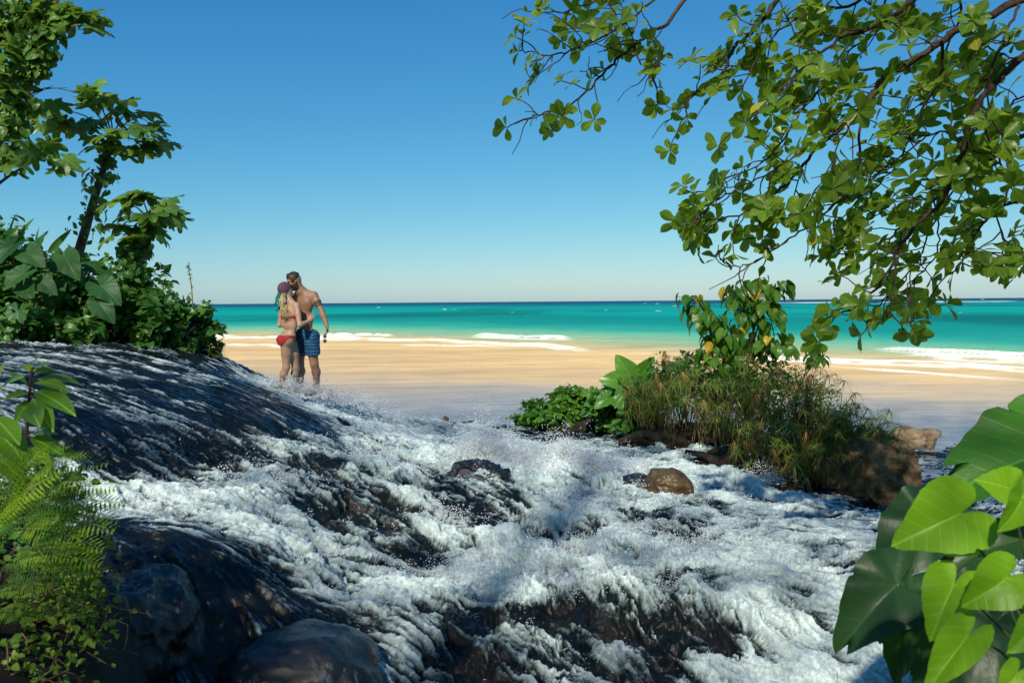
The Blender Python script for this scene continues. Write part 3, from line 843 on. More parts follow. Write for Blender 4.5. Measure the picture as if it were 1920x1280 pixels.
def ico(sub):
    import bmesh
    bm = bmesh.new(); bmesh.ops.create_icosphere(bm, subdivisions=sub, radius=1.0)
    V = np.array([v.co[:] for v in bm.verts]); Fc = np.array([[v.index for v in f.verts] for f in bm.faces]); bm.free()
    return V, Fc
_ICO = {}
def rock(name, c, size, mat, seed, sub=5, rough=0.16, craggy=0.10, rotz=0.0, flat=0.0, parent=None, squareness=1.0, peaks=()):
    if sub not in _ICO: _ICO[sub] = ico(sub)
    V, Fc = _ICO[sub]
    o3 = Vector((seed * 7.3, seed * 3.1, seed * 1.7))
    out = np.empty_like(V)
    for i, v in enumerate(V):
        q = Vector(v)
        d = 1.0 + rough * 1.6 * mnoise.noise(q * 1.3 + o3) + rough * mnoise.noise(q * 2.9 + o3)
        d += craggy * (0.5 - abs(mnoise.noise(q * 4.6 + o3))) + craggy * 0.5 * (0.4 - abs(mnoise.noise(q * 10 + o3))) + craggy * .25 * mnoise.noise(q * 22 + o3)
        for pd, pa, pw in peaks:
            d += pa * math.exp(-((q - Vector(pd).normalized()).length / pw) ** 2)
        e = Vector((math.copysign(abs(q.x) ** squareness, q.x), math.copysign(abs(q.y) ** squareness, q.y), math.copysign(abs(q.z) ** squareness, q.z)))
        out[i] = e * d
    out *= np.array(size)
    cz, sz = math.cos(rotz), math.sin(rotz)
    out = np.stack([out[:, 0] * cz - out[:, 1] * sz, out[:, 0] * sz + out[:, 1] * cz, out[:, 2]], -1)
    me = mesh_np(name, out, Fc)
    o = link(name, me, None, mat); o.location = c
    if parent is not None:
        o.parent = parent; o.matrix_parent_inverse = parent_world(parent).inverted()
    return o

# two water-worn boulders at the lower edge of the bank
tag(rock('wet_boulder', P(235, 1215, 4.0), (0.36, 0.34, 0.40), M_RWET, 1.3, 6, 0.12, 0.07, .3, squareness=.85), 'big dark wet boulder with runnels of water beside the ferns', 'boulder')
tag(rock('wet_boulder', P(560, 1300, 4.1), (0.44, 0.42, 0.34), M_RWET, 2.1, 6, 0.07, 0.035, .2, squareness=.9), 'smooth rounded wet boulder at the bottom edge below the bigger one', 'boulder')
# stones standing in the rapids
tag(rock('brown_stone', P(832, 806, 14.2), (0.24, 0.2, 0.20), M_RBROWN, 3.2, 4, .18, .12, .2), 'small brown stone at the foot of the cascade near the beach', 'rock', 'stones in the rapids')
tag(rock('wet_rock', P(902, 912, 8.95), (0.29, 0.24, 0.21), M_RWET, 4.7, 5, .26, .34, -.2, peaks=(((-.5, 0, 1), .35, .5),)), 'black wet rock capped with foam in mid rapids', 'rock', 'stones in the rapids')
tag(rock('brown_stone', P(1252, 915, 9.3), (0.24, 0.24, 0.2), M_RBROWN, 5.9, 5, .16, .13, .4, squareness=.8), 'rounded brown rock beside a flatter dark one in the rapids', 'rock', 'stones in the rapids')
tag(rock('dark_stone', P(1196, 905, 9.5), (0.22, 0.2, 0.10), M_RWET, 6.4, 4, .16, .12, .1), 'flat dark rock to the left of the rounded brown one', 'rock', 'stones in the rapids')
tag(rock('dark_stone', P(742, 800, 13.6), (0.36, 0.16, 0.10), M_RWET, 7.7, 4, .2, .15, -.5), 'long dark stone showing through spray below the couple', 'rock', 'stones in the rapids')
tag(rock('dark_stone', P(888, 798, 15.9), (0.26, 0.16, 0.10), M_RWET, 8.1, 4, .2, .15, 0), 'low black stone at the edge of the calm shallows', 'rock', 'stones in the rapids')
tag(rock('tan_rock', P(1708, 828, 13.4), (0.34, 0.3, 0.20), M_RTAN, 9.6, 5, .16, .16, .1, peaks=(((-.35, 0, 1), .5, .45), ((.75, 0, .65), .55, .4))), 'tan twin-peaked rock in the water behind the islet', 'rock', 'stones in the rapids')

# ------------------------------------------------------------------ the islet
isl = thing('islet', P(1480, 900, 11.0), 'rocky islet of brown stone and earth carrying the bushes', 'islet')
rock('rock_end', P(1618, 885, 10.25), (0.52, 0.55, 0.46), M_RISLE, 11.2, 6, .15, .20, .2, parent=isl, squareness=.72)
rock('earth_mound', P(1440, 880, 11.2), (1.15, 0.7, 0.42), M_SOIL, 12.5, 5, .14, .10, .35, parent=isl)
rock('earth_mound', P(1290, 822, 12.9), (1.25, 0.6, 0.24), M_SOIL, 13.5, 5, .14, .10, .4, parent=isl)
rock('earth_mound', P(1110, 800, 14.8), (1.0, 0.6, 0.18), M_SOIL, 14.5, 5, .14, .10, .3, parent=isl)
for i, (px, py, d, s) in enumerate(((1395, 905, 10.6, .2), (1470, 920, 10.3, .24), (1540, 928, 10.1, .22), (1350, 880, 11.0, .2))):
    rock('ledge_stone', P(px, py, d), (s * 1.2, s, s * .6), M_RWET if i != 1 else M_RISLE, 15 + i * 1.3, 4, .2, .15, i, parent=isl)
lg = MB(); lg.tube([P(1285, 846, 10.9), P(1318, 853, 10.8), P(1345, 866, 10.7), P(1400, 882, 10.6)], [.03, .045, .055, .06], 8, jitter=.15)
tag(lg.build('driftwood', simple_mat('dark_wood', (.012, .008, .006), (.05, .03, .02), 14, .8)), 'dark broken log sticking out of the islet over the water', 'log')
# ------------------------------------------------------------------ leaf shapes and leaf colours
HEART = [(0, 1.0), (8, .90), (20, .76), (40, .66), (65, .60), (95, .57), (125, .56), (150, .52), (166, .40), (176, .16), (180, .05)]
EAR = [(0, 1.0), (8, .90), (20, .74), (40, .60), (65, .52), (100, .48), (130, .52), (152, .58), (164, .55), (173, .30), (180, .06)]
def lobes(n=9, depth=.42):
    t = []
    for k in range(0, 181, 3):
        a = math.radians(k); env = .62 + .38 * math.cos(a * .5)
        r = env * (1 - depth * (0.5 - 0.5 * math.cos(n * a)) ** 1.2)
        if k > 168: r *= max(.15, (180 - k) / 12)
        t.append((k, r))
    return t
LOBED = lobes(7, .40)
def obov(t): return 0.27 * (math.sin(math.pi * min(1, t) ** 1.75) ** 0.75 if 0 < t < 1 else 0.0) + 0.008
def lance(t): return 0.17 * math.sin(math.pi * t ** 0.85) ** 0.9 + 0.004 if 0 < t < 1 else 0.004
def ovate(t): return 0.30 * math.sin(math.pi * t ** 0.72) ** 0.85 + 0.004 if 0 < t < 1 else 0.004

M_ALMOND = leaf_mat('almond_leaf', (0.075, 0.170, 0.012), (0.160, 0.260, 0.020), (0.50, 0.66, 0.03), 0.50, 0.32, 0.6, .2)
M_ALMOND_Y = leaf_mat('almond_leaf_yellow', (0.324, 0.338, 0.027), (0.486, 0.405, 0.041), (0.750, 0.688, 0.062), 0.42, 0.35, 0.5, .2)
M_TWIG = simple_mat('twig_bark', (0.030, 0.018, 0.012), (0.085, 0.055, 0.04), 22, 0.85, 0.5, 0.004)
M_LIMB = simple_mat('limb_bark', (0.06, 0.04, 0.03), (0.16, 0.115, 0.085), 14, 0.9, 0.7, 0.01)
M_LOBED = leaf_mat('lobed_leaf', (0.051, 0.144, 0.020), (0.144, 0.270, 0.043), (0.374, 0.546, 0.043), 0.36, 0.35, 0.5, .35, sec=6)
M_VINE = leaf_mat('vine_leaf', (0.042, 0.141, 0.031), (0.123, 0.265, 0.057), (0.300, 0.510, 0.044), 0.34, 0.34)
M_EAR = leaf_mat('elephant_ear_leaf', (0.020, 0.086, 0.025), (0.052, 0.150, 0.040), (0.200, 0.425, 0.037), 0.32, 0.45, 0.45, .2, sec=8, spec=.25)
M_SHRUB = leaf_mat('shrub_leaf', (0.034, 0.133, 0.022), (0.104, 0.246, 0.042), (0.300, 0.510, 0.044), 0.34, 0.36)
M_LIGHTSHRUB = leaf_mat('creeper_leaf', (0.047, 0.162, 0.016), (0.121, 0.270, 0.024), (0.350, 0.575, 0.037), 0.36, 0.36)
M_HEART = leaf_mat('mahoe_leaf', (0.047, 0.162, 0.014), (0.115, 0.257, 0.024), (0.350, 0.575, 0.037), 0.38, 0.34, 0.4, .2)
M_HEART_Y = leaf_mat('mahoe_leaf_yellow', (0.567, 0.351, 0.027), (0.675, 0.486, 0.041), (0.750, 0.625, 0.050), 0.4, 0.4)
M_SEDGE = leaf_mat('sedge_blade', (0.085, 0.180, 0.025), (0.210, 0.270, 0.045), (0.30, 0.44, 0.05), 0.32, 0.4)
M_SEDGE_DRY = leaf_mat('dry_sedge_blade', (0.211, 0.121, 0.036), (0.486, 0.324, 0.082), (0.525, 0.350, 0.088), 0.32, 0.6)
M_STEM = simple_mat('green_stem', (0.05, 0.09, 0.02), (0.11, 0.13, 0.04), 12, 0.6, 0.2, 0.003)
M_DRY = simple_mat('dry_stem', (0.10, 0.06, 0.03), (0.24, 0.16, 0.08), 18, 0.9, 0.3, 0.003)
M_FERN = leaf_mat('fern_leaf', (0.127, 0.253, 0.012), (0.283, 0.431, 0.018), (0.575, 0.725, 0.025), 0.40, 0.42)
M_FERN_DK = leaf_mat('fern_leaf_dark', (0.053, 0.150, 0.018), (0.131, 0.255, 0.026), (0.360, 0.540, 0.030), 0.36, 0.42)
M_SAP = leaf_mat('sapling_leaf', (0.068, 0.189, 0.016), (0.162, 0.297, 0.024), (0.450, 0.650, 0.037), 0.40, 0.34, 0.5, .2)
M_GC = leaf_mat('ground_cover_leaf', (0.095, 0.203, 0.016), (0.270, 0.378, 0.047), (0.500, 0.650, 0.050), 0.38, 0.42)
M_DARKEAR = leaf_mat('dark_elephant_ear_leaf', (0.014, 0.050, 0.016), (0.036, 0.092, 0.026), (0.175, 0.375, 0.025), 0.30, 0.40, 0.22, .4, sec=8, spec=.35)
M_BRIGHT = leaf_mat('bright_leaf', (0.203, 0.459, 0.014), (0.284, 0.567, 0.019), (0.575, 0.750, 0.025), 0.45, 0.40, 0.5, .05, sec=5)

B_HEART = [polar_leaf(HEART, 3, 20, .35, .25, .03, 5, s) for s in range(3)]
B_EAR = [polar_leaf(EAR, 6, 44, .30, .22, .022, 11, s) for s in range(4)]
B_LOBED = [polar_leaf(LOBED, 4, 72, .35, .05, .05, 9, s, cup=.35) for s in range(3)]
B_OBOV = [blade(obov, 7, .30, .14), blade(obov, 7, .18, .28, .15), blade(obov, 7, .42, .05, -.2)]
B_LANCE = [blade(lance, 6, .3, .25, 0, 0), blade(lance, 6, .2, .45, .2), blade(lance, 6, .4, .1)]
B_OVATE = [blade(ovate, 4, .3, .2), blade(ovate, 4, .2, .4, .3)]
B_OVATE_S = [blade(ovate, 2, .3, .2), blade(ovate, 2, .15, .4, .3)]
B_STRAP = [blade(lambda t: .016 * (1 - t) ** .6 + .001, 3, .3, .55, cols=2), blade(lambda t: .016 * (1 - t) ** .6 + .001, 3, .3, .2, cols=2), blade(lambda t: .018 * (1 - t) ** .6 + .001, 4, .3, 1.0, cols=2)]

def dirs(az, el): return Vector((math.cos(az) * math.cos(el), math.sin(az) * math.cos(el), math.sin(el)))

def leaf_blob(center, rad, n, size, rr, outward=.7, droop=.3):
    """leaf frames spread through a lumpy volume, denser at its skin; normals lean outwards and up"""
    out = []
    lumps = [(Vector((rr.gauss(0, .55), rr.gauss(0, .55), rr.gauss(0, .5))), rr.uniform(.35, .6)) for _ in range(14)]
    for k in range(n):
        c, r = lumps[k % 14]
        v = c + Vector((rr.gauss(0, 1), rr.gauss(0, 1), rr.gauss(0, 1))).normalized() * r * rr.random() ** .35
        p = Vector(center) + Vector((v.x * rad[0], v.y * rad[1], v.z * rad[2]))
        o = Vector((v.x, v.y, v.z + .25))
        nrm = (o.normalized() * outward + UP * .5 + Vector((rr.gauss(0, .35), rr.gauss(0, .35), rr.gauss(0, .35))))
        ax = Vector((rr.gauss(0, 1), rr.gauss(0, 1), -droop + rr.gauss(0, .4))) + o * .6
        out.append((p, ax, nrm, size * rr.uniform(.65, 1.25)))
    return out

def shrub(name, label, cat, base, blobs, nleaf, size, mat, bases, seed, group=None, stems=7, stem_mat=None):
    rr = random.Random(seed); t = thing(name, base, label, cat, group)
    mb = MB()
    for c, rad in blobs:
        for _ in range(stems):
            e = Vector(c) + Vector((rr.gauss(0, .4) * rad[0], rr.gauss(0, .4) * rad[1], rr.gauss(0.1, .4) * rad[2]))
            s = Vector(base) + Vector((rr.gauss(0, .25) * rad[0] + (c[0] - base[0]) * .5, rr.gauss(0, .2) * rad[1] + (c[1] - base[1]) * .5, -.05))
            mb.tube(spline([s, s.lerp(e, .5) + Vector((rr.gauss(0, .06), rr.gauss(0, .06), .05)), e], 3), [.016, .014, .012, .010, .008, .006, .004], 5)
    mb.build('stem', stem_mat or M_TWIG, t)
    it = []
    tot = sum(r[0] * r[2] for _, r in blobs)
    for c, rad in blobs:
        for p, ax, nrm, s in leaf_blob(c, rad, int(nleaf * rad[0] * rad[2] / tot), size, rr):
            it.append((rr.randrange(len(bases)), frame(p, ax, nrm, s)))
    scatter('foliage', bases, it, mat, t)
    return t

# ------------------------------------------------------------------ plants of the islet
def islet_plants():
    rr = random.Random(21)
    # low creepers at the far left end
    shrub('creeper_bush', 'low bright green creeper bush at the far tip of the islet', 'bush', P(1060, 795, 14.6),
          [(P(1040, 775, 14.6), (.62, .5, .22)), (P(1085, 745, 14.9), (.35, .35, .26)), (P(1005, 788, 14.6), (.28, .3, .10))], 2600, .10, M_LIGHTSHRUB, B_OVATE_S + B_HEART[:1], 31)
    shrub('creeper_bush', 'dark leafy bush between the bright creeper and the big-leaved plant', 'bush', P(1140, 800, 14.0),
          [(P(1140, 765, 14.0), (.45, .45, .32)), (P(1200, 762, 13.4), (.4, .4, .36))], 1700, .14, M_SHRUB, B_HEART[:2], 32)
    shrub('leafy_shrub', 'green shrub behind the sedge tuft on the middle of the islet', 'bush', P(1290, 790, 12.9),
          [(P(1255, 715, 13.0), (.5, .45, .36)), (P(1330, 705, 12.6), (.5, .5, .5)), (P(1420, 720, 12.2), (.5, .5, .5))], 2600, .12, M_SHRUB, B_OVATE_S, 33)
    # elephant ear
    t = thing('elephant_ear', P(1195, 790, 13.4), 'elephant ear plant with broad upright leaves on the islet', 'plant')
    me = [base_mesh('elephant_ear_leaf', b, M_LIGHTEAR) for b in B_EAR]
    mb = MB(); root = P(1195, 790, 13.4)
    for px, py, ax, nr, s in ((1172, 690, (-.55, -.1, .75), (-.3, -1, .2), .40), (1150, 712, (-.9, -.2, .1), (-.1, -1, .5), .36), (1212, 690, (.5, -.2, .7), (.2, -1, .3), .34), (1240, 712, (.8, -.3, .1), (.2, -.8, .7), .34),
                              (1195, 730, (-.2, -.6, -.5), (0, -1, .4), .36), (1225, 740, (.5, -.5, -.5), (.2, -.9, .5), .30), (1265, 690, (.6, .0, .6), (-.3, -.8, .6), .30), (1165, 745, (-.6, -.4, -.6), (-.2, -.9, .5), .30), (1130, 752, (-.7, -.3, -.4), (-.1, -.9, .6), .28)):
        p = P(px, py, 13.3 + rr.uniform(-.2, .2))
        a = Vector(ax).normalized(); q = p - a * s * .35
        mb.tube(spline([root + Vector((rr.gauss(0, .06), rr.gauss(0, .05), 0)), (root + q) / 2 + Vector((0, 0, .12)), q], 4), [.016, .015, .014, .013, .012, .011, .010, .009, .008], 6)
        piece('leaf', me[rr.randrange(4)], frame(q, a, nr, s), t)
    mb.build('leaf_stalk', M_STEM, t)
    # umbrella sedges: arching stems each topped by a drooping whorl of narrow blades
    def sedge(label, spots, seed, dry, nst):
        r = random.Random(seed); c0 = P(*spots[0][:3])
        t = thing('sedge_clump', c0, label, 'sedge', 'sedge clumps on the islet')
        st = MB(); green, brown = [], []
        for px, py, d, h, lean, spread in spots:
            b0 = P(px, py, d)
            for k in range(nst):
                b = b0 + Vector((r.gauss(0, .14) * spread, r.gauss(0, .12) * spread, r.uniform(-.05, .05)))
                hh = h * r.uniform(.35, 1.08)
                az = r.uniform(0, 2 * math.pi)
                out = Vector((math.cos(az), math.sin(az) * .8 - .15, 0)) * hh * r.uniform(.1, .75) + Vector((lean * hh, 0, 0))
                tip = b + out + UP * hh * (1 - .25 * out.length / max(hh, .1))
                mid = b.lerp(tip, .5) + UP * hh * .14 - out * .12
                pl = spline([b, mid, tip], 3)
                st.tube(pl, [.007, .006, .006, .005, .005, .004, .004], 4, cap=False)
                axis = (pl[-1] - pl[-2]).normalized() * .5 + UP * .6
                axis.normalize()
                isdry = r.random() < dry * (1.35 - hh / h)
                L = r.uniform(.16, .30)
                e1 = axis.orthogonal().normalized(); e2 = axis.cross(e1)
                nb = r.randint(14, 22)
                for j in range(nb):
                    a = 2 * math.pi * j / nb + r.uniform(-.2, .2)
                    dv = e1 * math.cos(a) + e2 * math.sin(a)
                    el = r.uniform(-.15, .45) if not isdry else r.uniform(-1.6, -.3)
                    ax = dv + axis * el
                    (brown if isdry or r.random() < dry * .22 else green).append((r.randrange(3), frame(tip, ax, axis, L * r.uniform(.6, 1.15), L * r.uniform(.9, 1.6))))
                # stray blades along the stem
                for j in range(3):
                    q = pl[r.randrange(2, len(pl))]
                    (brown if r.random() < dry else green).append((r.randrange(3), frame(q, rvec() + UP * .3, UP, L * .9, L * 1.2)))
        st.build('stem', M_DRYGREEN, t)
        scatter('blades', B_STRAP, green, M_SEDGE, t)
        if brown: scatter('dry_blades', B_STRAP, brown, M_SEDGE_DRY, t)
        return t
    sedge('tall dense sedge clump in the middle of the islet under the sapling', [(1400, 855, 11.2, 1.50, 0, 1.6), (1340, 825, 11.9, 1.35, -.05, 1.6), (1460, 850, 11.0, 1.25, .1, 1.5)], 41, .20, 66)
    sedge('sedge clump with yellowed drooping blades beside the big-leaved plant', [(1265, 800, 12.4, .95, -.05, 1.5), (1225, 800, 12.7, .85, -.12, 1.2)], 42, .30, 48)
    sedge('sedge clump arching over the rocky end of the islet', [(1530, 865, 10.6, .95, .12, 1.6), (1580, 850, 10.4, .60, .15, 1.3)], 43, .18, 56)
    sedge('low straw-coloured sedge tuft hanging over the ledge stones', [(1480, 905, 10.2, .55, .0, 1.5), (1430, 880, 10.4, .75, -.05, 1.4), (1545, 900, 10.05, .5, .05, 1.3)], 44, .42, 36)
    # grass on the rock end
    it = []
    for k in range(420):
        a = rr.uniform(0, 2 * math.pi); q = P(1632, 812, 10.25) + Vector((math.cos(a) * rr.random() * .30, math.sin(a) * rr.random() * .35, rr.uniform(-.10, .0)))
        it.append((rr.randrange(3), frame(q, Vector((rr.gauss(0, .5), rr.gauss(0, .5), 1)), rvec(), rr.uniform(.08, .2), rr.uniform(.2, .4))))
    g = scatter('grass_tuft', B_STRAP, it, M_SEDGE); tag(g, 'short grass growing on top of the islet rock', 'grass')
    # creeping stems with small leaves at the right shoulder
    shrub('wiry_shrub', 'wiry brown shrub with small leaves on the slope above the rock end', 'bush', P(1540, 860, 10.5),
          [(P(1535, 770, 10.7), (.36, .4, .36)), (P(1500, 715, 11.2), (.36, .4, .30)), (P(1575, 815, 10.4), (.24, .3, .22))], 1500, .075, M_SEDGE, [blade(lance, 2, .2, .2)], 47, stems=22, stem_mat=M_DRY)
    # the sapling with heart-shaped leaves
    t = thing('mahoe_sapling', P(1400, 800, 11.9), 'young tree with heart-shaped leaves rising above the islet sedges', 'tree')
    me = [base_mesh('heart_leaf', b, M_HEART) for b in B_HEART]; mey = base_mesh('yellow_heart_leaf', B_HEART[0], M_HEART_Y)
    st = MB(); leaves = []
    paths = [([(1400, 800, 11.9), (1385, 720, 11.9), (1350, 650, 11.9), (1315, 600, 12.0), (1300, 565, 12.0)], .020),
             ([(1400, 800, 11.9), (1400, 700, 11.9), (1412, 620, 11.9), (1415, 570, 11.9), (1410, 530, 11.9)], .024),
             ([(1412, 640, 11.9), (1430, 590, 11.8), (1448, 550, 11.8), (1458, 540, 11.8)], .013),
             ([(1408, 660, 11.9), (1385, 610, 11.8), (1375, 565, 11.8), (1378, 545, 11.8)], .013),
             ([(1350, 655, 11.9), (1335, 625, 11.8), (1330, 600, 11.8)], .010),
             ([(1440, 720, 11.8), (1452, 650, 11.7), (1445, 600, 11.7), (1432, 575, 11.7)], .010),
             ([(1410, 690, 11.9), (1440, 650, 11.7), (1465, 655, 11.6)], .008),
             ([(1385, 720, 11.9), (1350, 690, 11.7), (1330, 660, 11.6)], .008),
             ([(1395, 700, 11.9), (1385, 660, 11.6), (1370, 630, 11.5)], .008)]
    for pts, r0 in paths:
        pl = spline([P(*q) for q in pts], 5)
        st.tube(pl, [lerp(r0, .004, i / (len(pl) - 1)) for i in range(len(pl))], 6)
        n = len(pl)
        for i in range(int(n * .32), n):
            for _ in range(3 if i < n - 2 else 5):
                leaves.append((pl[i], i / n))
    rr.shuffle(leaves)
    for k, (p, f) in enumerate(leaves):
        az = rr.uniform(0, 2 * math.pi); out = Vector((math.cos(az), math.sin(az) * .8, 0))
        L = rr.uniform(.08, .24)
        q = p + out * L + UP * rr.uniform(-.08, .08)
        st.tube([p, p.lerp(q, .5) + UP * .03, q], [.004, .003, .003], 4, cap=False)
        ax = out * rr.uniform(.2, .8) + UP * rr.uniform(-1.1, -.2); s = rr.uniform(.10, .18)
        mm = mey if rr.random() < .05 else me[rr.randrange(3)]
        piece('leaf', mm, frame(q, ax, out + UP * .6 + rvec() * .4, s), t)
    st.build('stem', M_TWIG, t)
    # thin sprig leaning out to the right
    t = thing('leafy_sprig', P(1490, 760, 11.3), 'thin sprig with a few round leaves right of the sapling', 'plant')
    st = MB()
    for pts in ([(1490, 760, 11.3), (1505, 710, 11.3), (1520, 675, 11.3), (1528, 648, 11.3)], [(1505, 710, 11.3), (1520, 690, 11.2), (1545, 668, 11.2)]):
        pl = spline([P(*q) for q in pts], 5); st.tube(pl, [lerp(.009, .004, i / (len(pl) - 1)) for i in range(len(pl))], 5)
        for i in range(len(pl) // 2 + 1, len(pl)):
            for _ in range(2):
                az = rr.uniform(0, 6.28); out = Vector((math.cos(az), math.sin(az), 0)); q = pl[i] + out * .07
                piece('leaf', me[rr.randrange(3)], frame(q, out * .6 - UP * .6, out + UP, rr.uniform(.08, .13)), t)
    st.build('stem', M_TWIG, t)
M_LIGHTEAR = leaf_mat('islet_ear_leaf', (0.061, 0.203, 0.020), (0.115, 0.297, 0.030), (0.350, 0.600, 0.037), 0.36, 0.3, 0.5, .15, sec=8)
M_DRYGREEN = simple_mat('sedge_stem', (0.05, 0.06, 0.02), (0.15, 0.11, 0.045), 12, 0.8, 0.2, 0.003)
islet_plants()
# ------------------------------------------------------------------ the almond tree hanging in from the right
def almond_tree():
    rr = random.Random(64)
    base = Vector((6.6, 4.6, 0.6))
    t = thing('almond_tree', base, 'sea almond tree whose leafy branches hang in from the right', 'tree')
    wood = MB(); limbs = MB()
    trunk = [base + Vector((0, 0, -.3)), Vector((6.5, 4.7, 2.0)), Vector((6.2, 4.9, 3.6)), Vector((6.0, 5.1, 5.2)), Vector((5.6, 5.2, 7.0))]
    tb = MB(); pl = spline(trunk, 5); tb.tube(pl, [lerp(.30, .10, i / (len(pl) - 1)) for i in range(len(pl))], 12, jitter=.04)
    tb.build('trunk', M_LIMB, t)
    J = lambda v, r=0: v
    def Q(lst):
        return [P(*q) if len(q) == 3 and q[0] > 30 else Vector(q) for q in lst]
    T1, T2, T3, T4 = Vector((6.25, 4.85, 3.4)), Vector((6.1, 5.0, 4.4)), Vector((6.0, 5.1, 5.2)), Vector((5.6, 5.2, 7.0))
    mains = [
     # (points, start radius, end radius, leafiness, fraction where leaves begin)
     ([T3, P(2050, -40, 5.6), P(1909, 5, 5.6), P(1840, 40, 5.6), P(1771, 72, 5.7), P(1713, 115, 5.8), P(1665, 135, 5.9), P(1644, 170, 5.9), P(1596, 222, 6.0), P(1537, 272, 6.1), P(1500, 319, 6.2), P(1458, 361, 6.3), P(1400, 398, 6.3), P(1320, 415, 6.3)], .055, .006, 1.0, .2),
     ([T2, P(2040, 70, 5.3), P(1920, 106, 5.4), P(1830, 202, 5.5), P(1803, 287, 5.6), P(1771, 372, 5.7), P(1729, 410, 5.8), P(1686, 465, 5.9), P(1654, 526, 6.0), P(1606, 574, 6.0), P(1552, 595, 6.0)], .045, .006, .85, .25),
     ([T2, P(2060, 200, 6.0), P(1920, 255, 6.0), P(1835, 319, 6.1), P(1750, 375, 6.2), P(1697, 420, 6.3), P(1660, 450, 6.3), P(1610, 470, 6.4), P(1562, 478, 6.4)], .035, .005, .9, .2),
     ([P(1612, 210, 6.0), P(1612, 276, 6.0), P(1606, 345, 6.1), P(1575, 375, 6.2), P(1520, 420, 6.2), P(1470, 455, 6.2), P(1405, 494, 6.3), P(1367, 497, 6.3), P(1357, 484, 6.3)], .016, .005, .45, .15),
     ([T4, P(1700, -260, 6.4), P(1540, -120, 6.5), P(1458, 0, 6.6), P(1415, 53, 6.6), P(1378, 90, 6.6), P(1352, 138, 6.6), P(1318, 165, 6.6), P(1293, 185, 6.6), P(1288, 222, 6.6)], .05, .006, .8, .4),
     ([P(1540, -120, 6.5), P(1380, -80, 6.6), P(1282, 0, 6.6), P(1250, 48, 6.6), P(1219, 60, 6.7), P(1187, 88, 6.7), P(1155, 114, 6.8), P(1128, 140, 6.8), P(1102, 172, 6.8), P(1059, 203, 6.9), P(1022, 212, 6.9), P(980, 226, 6.9), P(950, 239, 6.9)], .03, .005, .35, .25),
     ([P(1380, -80, 6.6), P(1270, -30, 6.8), P(1229, 0, 6.8), P(1166, 48, 6.9), P(1112, 80, 6.9), P(1049, 101, 7.0), P(1006, 100, 7.0), P(974, 96, 7.0)], .022, .005, .75, .35),
     ([P(1270, -30, 6.8), P(1180, -20, 6.9), P(1112, 5, 7.0), P(1059, 22, 7.0), P(1022, 14, 7.0)], .016, .005, .8, .3),
     ([P(1686, 465, 5.9), P(1678, 531, 5.9), P(1668, 575, 5.9), P(1684, 605, 5.9), P(1707, 632, 5.9)], .012, .005, .7, .3),
     ([T1, P(2060, 330, 5.8), P(1920, 372, 5.8), P(1856, 404, 5.9), P(1830, 441, 5.9), P(1808, 485, 5.9), P(1785, 515, 5.9)], .026, .005, .7, .25),
     ([T4, P(1900, -160, 5.8), P(1780, -60, 5.9), P(1700, 10, 6.0), P(1640, 50, 6.1), P(1580, 70, 6.2), P(1530, 110, 6.3), P(1480, 150, 6.4), P(1440, 190, 6.4), P(1400, 230, 6.4)], .04, .006, 1.0, .3),
     ([P(1780, -60, 5.9), P(1660, -20, 6.3), P(1590, 10, 6.4), P(1530, 20, 6.5), P(1470, 50, 6.6), P(1420, 110, 6.6), P(1390, 170, 6.6)], .024, .006, 1.0, .2),
     ([P(1665, 135, 5.9), P(1620, 130, 6.2), P(1560, 150, 6.4), P(1500, 210, 6.5), P(1470, 260, 6.5), P(1420, 310, 6.5), P(1345, 345, 6.5), P(1322, 380, 6.5)], .018, .005, 1.0, .2),
     ([P(1771, 72, 5.7), P(1760, 150, 5.9), P(1720, 220, 6.1), P(1690, 290, 6.2), P(1640, 330, 6.3), P(1600, 390, 6.4), P(1560, 430, 6.4)], .018, .005, 1.0, .2),
     ([P(1909, 5, 5.6), P(1890, 60, 5.4), P(1860, 130, 5.4), P(1850, 200, 5.5), P(1880, 260, 5.6)], .016, .005, 1.0, .2),
     ([P(1830, 202, 5.5), P(1870, 290, 5.7), P(1890, 350, 5.8), P(1870, 420, 5.9), P(1900, 480, 5.9)], .014, .005, .9, .2),
     ([P(1835, 319, 6.1), P(1790, 350, 6.5), P(1740, 440, 6.6), P(1720, 490, 6.6), P(1660, 560, 6.6), P(1630, 600, 6.6)], .014, .005, .8, .3),
     ([P(1537, 272, 6.1), P(1480, 300, 6.0), P(1430, 330, 6.0), P(1370, 360, 6.0), P(1330, 385, 6.0), P(1300, 425, 6.0)], .012, .005, .9, .2),
     ([P(1713, 115, 5.8), P(1690, 60, 6.0), P(1640, 20, 6.1), P(1600, -20, 6.2)], .012, .005, 1.0, .2),
     ([P(1750, 375, 6.2), P(1760, 450, 6.3), P(1740, 500, 6.3), P(1700, 540, 6.3), P(1720, 575, 6.3)], .010, .005, .8, .3),
     ([P(1920, 372, 5.8), P(1940, 430, 5.7), P(1900, 490, 5.7), P(1880, 470, 5.7)], .010, .005, .9, .2),
     ([P(1219, 60, 6.7), P(1240, 100, 6.6), P(1220, 140, 6.6), P(1235, 165, 6.6)], .009, .005, .7, .2),
    ]
